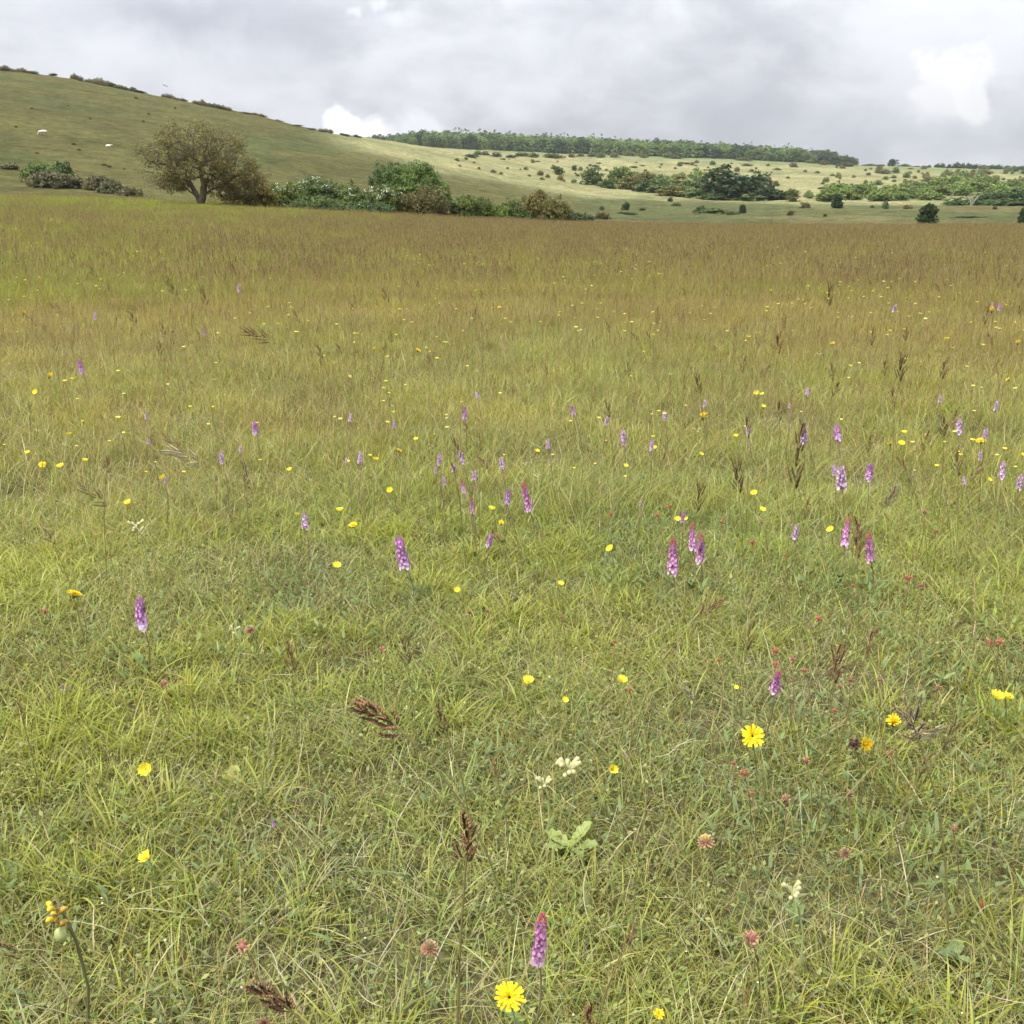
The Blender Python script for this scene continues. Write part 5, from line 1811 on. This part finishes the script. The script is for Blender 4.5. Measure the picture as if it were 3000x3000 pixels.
def brome(px, py, s_, kind, dirn=(0, 0, 1), h=.5, n=8, label=None, base_dx=None, spread=.5, size=None, thick=1.0):
    """px,py = middle of the head; s_ = head length in picture pixels; dirn = way the head points"""
    p, t = hit(px, py, h)
    L = s_ / F * t
    D_ = Vector(dirn).normalized()
    tip = p + D_ * L * .5
    low = p - D_ * L * .5
    root = Vector((low.x - D_.x * h * .55, low.y - D_.y * h * .4, 0)); root.z = zz(root.x, root.y)
    e = ob('brome_grass', None, loc=root)
    tag(e, label, 'grass stem', 'tall brown brome grass heads', 'thing')
    ctrl = [Vector((0, 0, -.02)), (low - root) * .5 + Vector((-D_.x * .02, 0, h * .10)), low - root, (tip - root)]
    mb = MB()
    pts = []
    for k in range(9):
        u = k / 8 * 3
        i = min(int(u), 2); f = u - i
        P0 = ctrl[max(i - 1, 0)]; P1 = ctrl[i]; P2 = ctrl[i + 1]; P3 = ctrl[min(i + 2, 3)]
        q = .5 * ((2 * P1) + (-P0 + P2) * f + (2 * P0 - 5 * P1 + 4 * P2 - P3) * f * f + (-P0 + 3 * P1 - 3 * P2 + P3) * f ** 3)
        pts.append(list(q))
    mb.tube(pts, np.linspace(.0016, .0007, 9) * (1.5 if thick > 1 else 1), 5, np.linspace(0, 1, 9)[:, None] * np.array([.20, .14, .07]) + (1 - np.linspace(0, 1, 9)[:, None]) * np.array([.17, .18, .06]))
    ob('stem', mb.mesh('stem'), M_stem, e)
    up = D_
    for k in range(n):
        f = (k + .3) / n
        pos = (low - root).lerp(tip - root, f * .85)
        a = k * 2.4
        t1 = up.orthogonal().normalized(); t2 = up.cross(t1)
        d = (up * (1.0) + (t1 * math.cos(a) + t2 * math.sin(a)) * spread * (1.2 - f * .7)).normalized()
        sl = L * (size or .42) / .030 * (.85 + .3 * rng.random())
        q = d.to_track_quat('Z', 'X')
        ob('spikelet', SPK[kind][k % 2], M_dry, e, pos + d * L * .06, q.to_euler(), (sl * thick, sl * thick, sl))
    if label is None:
        bag(e, px, py, {'brown': 'brown brome head', 'dark': 'dark brome head', 'purple': 'purplish brome head', 'olive': 'olive brome head', 'pale': 'pale dry brome head'}[kind])
    return e


brome(722, 1358, 98, 'brown', (-.75, -.1, .62), .52, 9, 'large reddish brown brome head leaning left on a thick stem, left of centre', spread=.45, thick=1.7)
brome(882, 1595, 88, 'brown', (.08, 0, 1), .55, 7, 'large brown brome head standing upright in the lower centre', spread=.5, thick=1.7)
brome(522, 1888, 90, 'brown', (-.6, -.1, .7), .42, 8, 'large brown brome head at the bottom left edge', spread=.4, thick=1.7)
brome(1112, 1930, 62, 'brown', (-.1, 0, 1), .42, 6, 'reddish brome head cut by the bottom edge right of the orchid', spread=.3, thick=1.7)
brome(1722, 1368, 80, 'purple', (-.35, 0, .8), .52, 9, 'blurred purplish brown brome head above the yellow flower at the right', spread=.9, thick=1.1)
brome(1745, 1385, 60, 'pale', (.9, 0, .25), .40, 4, 'pale dry grass sprays pointing right beside the blurred purplish head', spread=.5, thick=1.7)
brome(866, 1835, 60, 'olive', (0, 0, 1), .40, 5, 'dull olive brome head below the upright brown one in lower centre', spread=.35)
brome(766, 1232, 52, 'dark', (-.1, 0, 1), .42, 7, 'dark spreading brome head beside the small crimson round head', spread=.6)
brome(835, 1362, 56, 'olive', (-.3, 0, 1), .36, 6, 'olive brome head right of the large reddish brown one', spread=.4, thick=1.7)
brome(20, 1790, 60, 'olive', (-.7, 0, .6), .36, 5, 'dull olive grass head at the lower left edge', spread=.35)
for a in [(1505, 870, 130, 'dark', (.03, 0, 1), .62, 8, None, None, .35, .24), (1318, 728, 40, 'dark', (-.2, 0, 1), .5, 7), (1392, 905, 66, 'dark', (-.15, 0, 1), .5, 7), (1318, 945, 52, 'dark', (.1, 0, 1), .5, 7),
          (1340, 1148, 56, 'brown', (.6, 0, .5), .42, 7), (1617, 1020, 80, 'brown', (-.12, 0, 1), .52, 10, None, None, .5, .28), (1412, 1205, 60, 'olive', (.1, 0, 1), .46, 6), (1577, 1262, 74, 'brown', (.02, 0, 1), .46, 8),
          (1640, 1215, 50, 'brown', (.2, 0, 1), .46, 6), (1806, 1178, 34, 'dark', (.8, 0, .4), .42, 4), (352, 862, 70, 'pale', (-.9, 0, .35), .42, 6), (330, 838, 50, 'brown', (-.7, 0, .5), .46, 5), (488, 633, 55, 'dark', (-.8, 0, .3), .5, 7),
          (180, 935, 66, 'olive', (-.8, 0, .5), .42, 5), (325, 545, 34, 'dark', (-.5, 0, .9), .5, 6), (385, 562, 34, 'dark', (-.2, 0, 1), .5, 6), (108, 582, 30, 'dark', (-.8, 0, .5), .5, 4), (175, 513, 26, 'dark', (-.5, 0, .9), .5, 5),
          (1700, 698, 50, 'dark', (.05, 0, 1), .52, 7), (1780, 700, 36, 'dark', (.1, 0, 1), .5, 6), (1565, 560, 40, 'dark', (.05, 0, 1), .52, 7), (1468, 650, 44, 'brown', (-.1, 0, 1), .52, 7), (1480, 770, 24, 'dark', (.1, 0, 1), .46, 4),
          (95, 1015, 34, 'olive', (-.3, 0, 1), .4, 5), (935, 1455, 44, 'brown', (-.2, 0, 1), .26, 7), (1222, 1505, 44, 'olive', (.1, 0, 1), .34, 5), (1300, 1310, 40, 'pale', (-.5, 0, .8), .28, 6), (1530, 1180, 34, 'pale', (-.4, 0, .8), .3, 5),
          (1785, 942, 36, 'pale', (-.25, 0, 1), .36, 5), (1680, 940, 44, 'purple', (.5, 0, .8), .4, 9), (1520, 965, 40, 'olive', (.2, 0, 1), .48, 5), (120, 1300, 34, 'pale', (.8, -.2, .2), .2, 4), (618, 1225, 30, 'pale', (.2, 0, 1), .2, 3),
          (515, 1395, 44, 'pale', (.3, 0, 1), .2, 3), (38, 1340, 44, 'olive', (-.1, 0, 1), .32, 6), (1185, 700, 30, 'dark', (0, 0, 1), .5, 5), (728, 560, 28, 'dark', (-.3, 0, 1), .5, 5), (810, 680, 28, 'brown', (-.3, 0, 1), .5, 6), (1240, 600, 30, 'brown', (.1, 0, 1), .5, 5),
          (1645, 640, 30, 'dark', (.1, 0, 1), .5, 5), (1860, 600, 30, 'dark', (.2, 0, 1), .5, 5), (1740, 1450, 50, 'olive', (.3, 0, 1), .36, 6), (1790, 1390, 60, 'olive', (.4, 0, 1), .42, 7), (550, 1245, 60, 'brown', (0, 0, 1), .3, 7), (1185, 1765, 46, 'olive', (.3, 0, 1), .34, 5),
          (1190, 1770, 40, 'brown', (.35, 0, .9), .34, 5), (1030, 700, 22, 'dark', (-.1, 0, 1), .5, 4), (560, 600, 26, 'dark', (-.3, 0, 1), .5, 5), (640, 660, 24, 'dark', (-.4, 0, 1), .5, 5), (250, 600, 28, 'dark', (-.4, 0, 1), .5, 5), (440, 510, 22, 'dark', (-.2, 0, 1), .5, 5)]:
    brome(*a)

# more brown heads standing over the middle meadow
cnt = 0
while cnt < 70:
    px = 1932 * rng.random() ** .8; py = 480 + 420 * rng.random()
    if px < 700 and rng.random() < .4: continue
    s_ = 14 + 22 * sstep(py, 480, 900) * (.6 + .8 * rng.random()) + 5 * rng.random()
    brome(px, py, s_, rng.choice(['dark', 'dark', 'brown', 'olive']), (rng.normal(-.05, .3), rng.normal(0, .2), 1), .44 + .12 * rng.random(), 5)
    cnt += 1

# ---- broad leaved rosettes
def broad_leaf(L, W, c):
    mb = MB()
    n, m = 9, 5
    t = np.linspace(0, 1, n)
    V = []
    for i, a in enumerate(t):
        w_ = W * .5 * (math.sin(min(1, a * .88 + .12) * math.pi) ** .6) * (.50 + .62 * a) * (1 + (.07 if i % 2 else -.07))
        if i == n - 1: w_ = W * .12
        for j in range(m):
            b = -1 + 2 * j / (m - 1)
            V.append([L * a, b * w_, L * (.34 * a - .24 * a * a) + .10 * W * b * b + (.055 * W * (1 if (i + j) % 2 else -1) * (.5 + rng.random())) + (-.05 * W if j == m // 2 else 0)])
    q = [[i * m + j, (i + 1) * m + j, (i + 1) * m + j + 1, i * m + j + 1] for i in range(n - 1) for j in range(m - 1)]
    mb.add(V, q, None, c)
    mb.tube([[0, 0, -.002], [L * .5, 0, L * .11], [L * .95, 0, L * .10]], [.0016, .0010, .0005], 4, np.array(c) * 1.25)
    return mb.mesh('leaf', False)


def rosette(px, py, leaves, label, name='broadleaf_plant'):
    p, t = hit(px, py, .02)
    e = ob(name, None, loc=p)
    tag(e, label, 'plant')
    for (az_, L, W, c, up) in leaves:
        ob('leaf', broad_leaf(L * .88, W * .88, np.array(c) * .82), M_stem, e, (0, 0, .004), (rng.normal(0, .12), -up, az_))


LG1 = (.30, .36, .11)
rosette(1078, 1604, [(2.6, .080, .050, LG1, .22), (3.5, .080, .050, (.24, .30, .10), .12), (.75, .088, .050, (.28, .34, .11), .42), (-.15, .070, .046, (.22, .28, .09), .15), (-1.0, .05, .034, (.18, .25, .09), .1)],
        'pale green crinkled broad leaf rosette in the lower centre turf')
rosette(440, 1478, [(1.6, .050, .044, (.34, .35, .11), .6), (2.6, .042, .036, (.32, .33, .10), .4), (-.6, .042, .036, (.34, .34, .12), .2)], 'pale yellow crinkled leaves in the bright grass at left')
rosette(1500, 1745, [(1.4, .06, .020, (.18, .25, .10), .9), (2.2, .05, .018, (.17, .24, .09), .7), (.7, .05, .018, (.17, .24, .09), .8)], 'upright pale green leaves under the cream tufted seed head')
rosette(1780, 1285, [(.3, .05, .022, (.24, .32, .13), .3), (2.6, .04, .02, (.2, .3, .14), .3)], 'small pale oval leaves near the right edge')
rosette(1800, 1810, [(1.0, .05, .035, (.19, .24, .10), .2), (2.8, .045, .030, (.18, .23, .10), .1), (-.8, .04, .028, (.19, .24, .10), .1)], 'dull green rounded leaves low in the lower right turf')
rosette(1850, 1722, [(1.5, .030, .007, (.36, .08, .05), 1.1), (1.0, .025, .008, (.24, .13, .06), .6), (2.4, .025, .008, (.22, .15, .06), .5)], 'red tinged narrow leaves in the lower right turf', 'red_leaved_plant')
rosette(1000, 1452, [(1.2, .03, .026, (.28, .34, .06), .6), (2.6, .03, .024, (.26, .34, .06), .4)], 'small lime leaves left of the cream cowslip heads')

# white specks of tiny flowers in the near turf and bleached straws
wm = MB()
for k in range(60):
    px, py = 1932 * rng.random(), 900 + 1030 * rng.random()
    p, t = hit(px, py, .04 + .05 * rng.random())
    r_ = .0016 + .0012 * rng.random()
    wm.blob(p, (r_, r_, r_ * .7), 5, 4, (.66, .66, .56))
o = ob('tiny_white_flowers', wm.mesh('tiny_white_flowers'), M_petal)
tag(o, 'tiny white specks of flower strewn through the near turf', 'flower', kind='stuff')
sm = MB()
for k in range(60):
    px, py = 1932 * rng.random(), 850 + 1070 * rng.random() ** .8
    p, t = hit(px, py, .05 + .06 * rng.random())
    a = rng.random() * 3.14; L = .04 + .10 * rng.random()
    d = np.array([math.cos(a), math.sin(a), rng.normal(.15, .35)]); d /= np.linalg.norm(d)
    P = np.array(p)
    q_ = np.array([0, 0, L * .10 * rng.normal(0, 1)]) + np.cross(d, [0, 0, 1.0]) * L * .10 * rng.normal(0, 1)
    sm.tube([P + d * L * u_ + q_ * (1 - 4 * u_ * u_) for u_ in np.linspace(-.5, .5, 7)], [.0005, .0008, .0009, .0009, .0008, .0006, .0004], 4, np.array([.52, .48, .34]) * (.75 + .4 * rng.random()))
o = ob('dry_straws', sm.mesh('dry_straws'), M_dry)
tag(o, 'bleached dead straws lying across the near turf', 'straw', kind='stuff')
flush_bag()
print('flowers done')

# ------------------------------------------------------------------ air
hz = MB()
_x, _y0, _y1, _z0, _z1 = 3300, -3300, 3300, float(ZG.min()) - 3, 110
hz.add([[x, y, z_] for z_ in (_z0, _z1) for x, y in ((-_x, _y0), (_x, _y0), (_x, _y1), (-_x, _y1))],
       [[0, 3, 2, 1], [4, 5, 6, 7], [0, 1, 5, 4], [1, 2, 6, 5], [2, 3, 7, 6], [3, 0, 4, 7]])
hm = bpy.data.materials.new('haze')
hm.use_nodes = True
T = NT(hm.node_tree)
v_ = T.n('ShaderNodeVolumePrincipled', ins={'Color': (.90, .94, 1.0, 1), 'Density': .00007})
o_ = T.n('ShaderNodeOutputMaterial')
T.link(v_.outputs[0], o_.inputs['Volume'])
h_ = ob('haze', hz.mesh('haze'), hm)
h_['kind'] = 'stuff'
h_['label'] = 'thin pale haze over the far slope and wood'
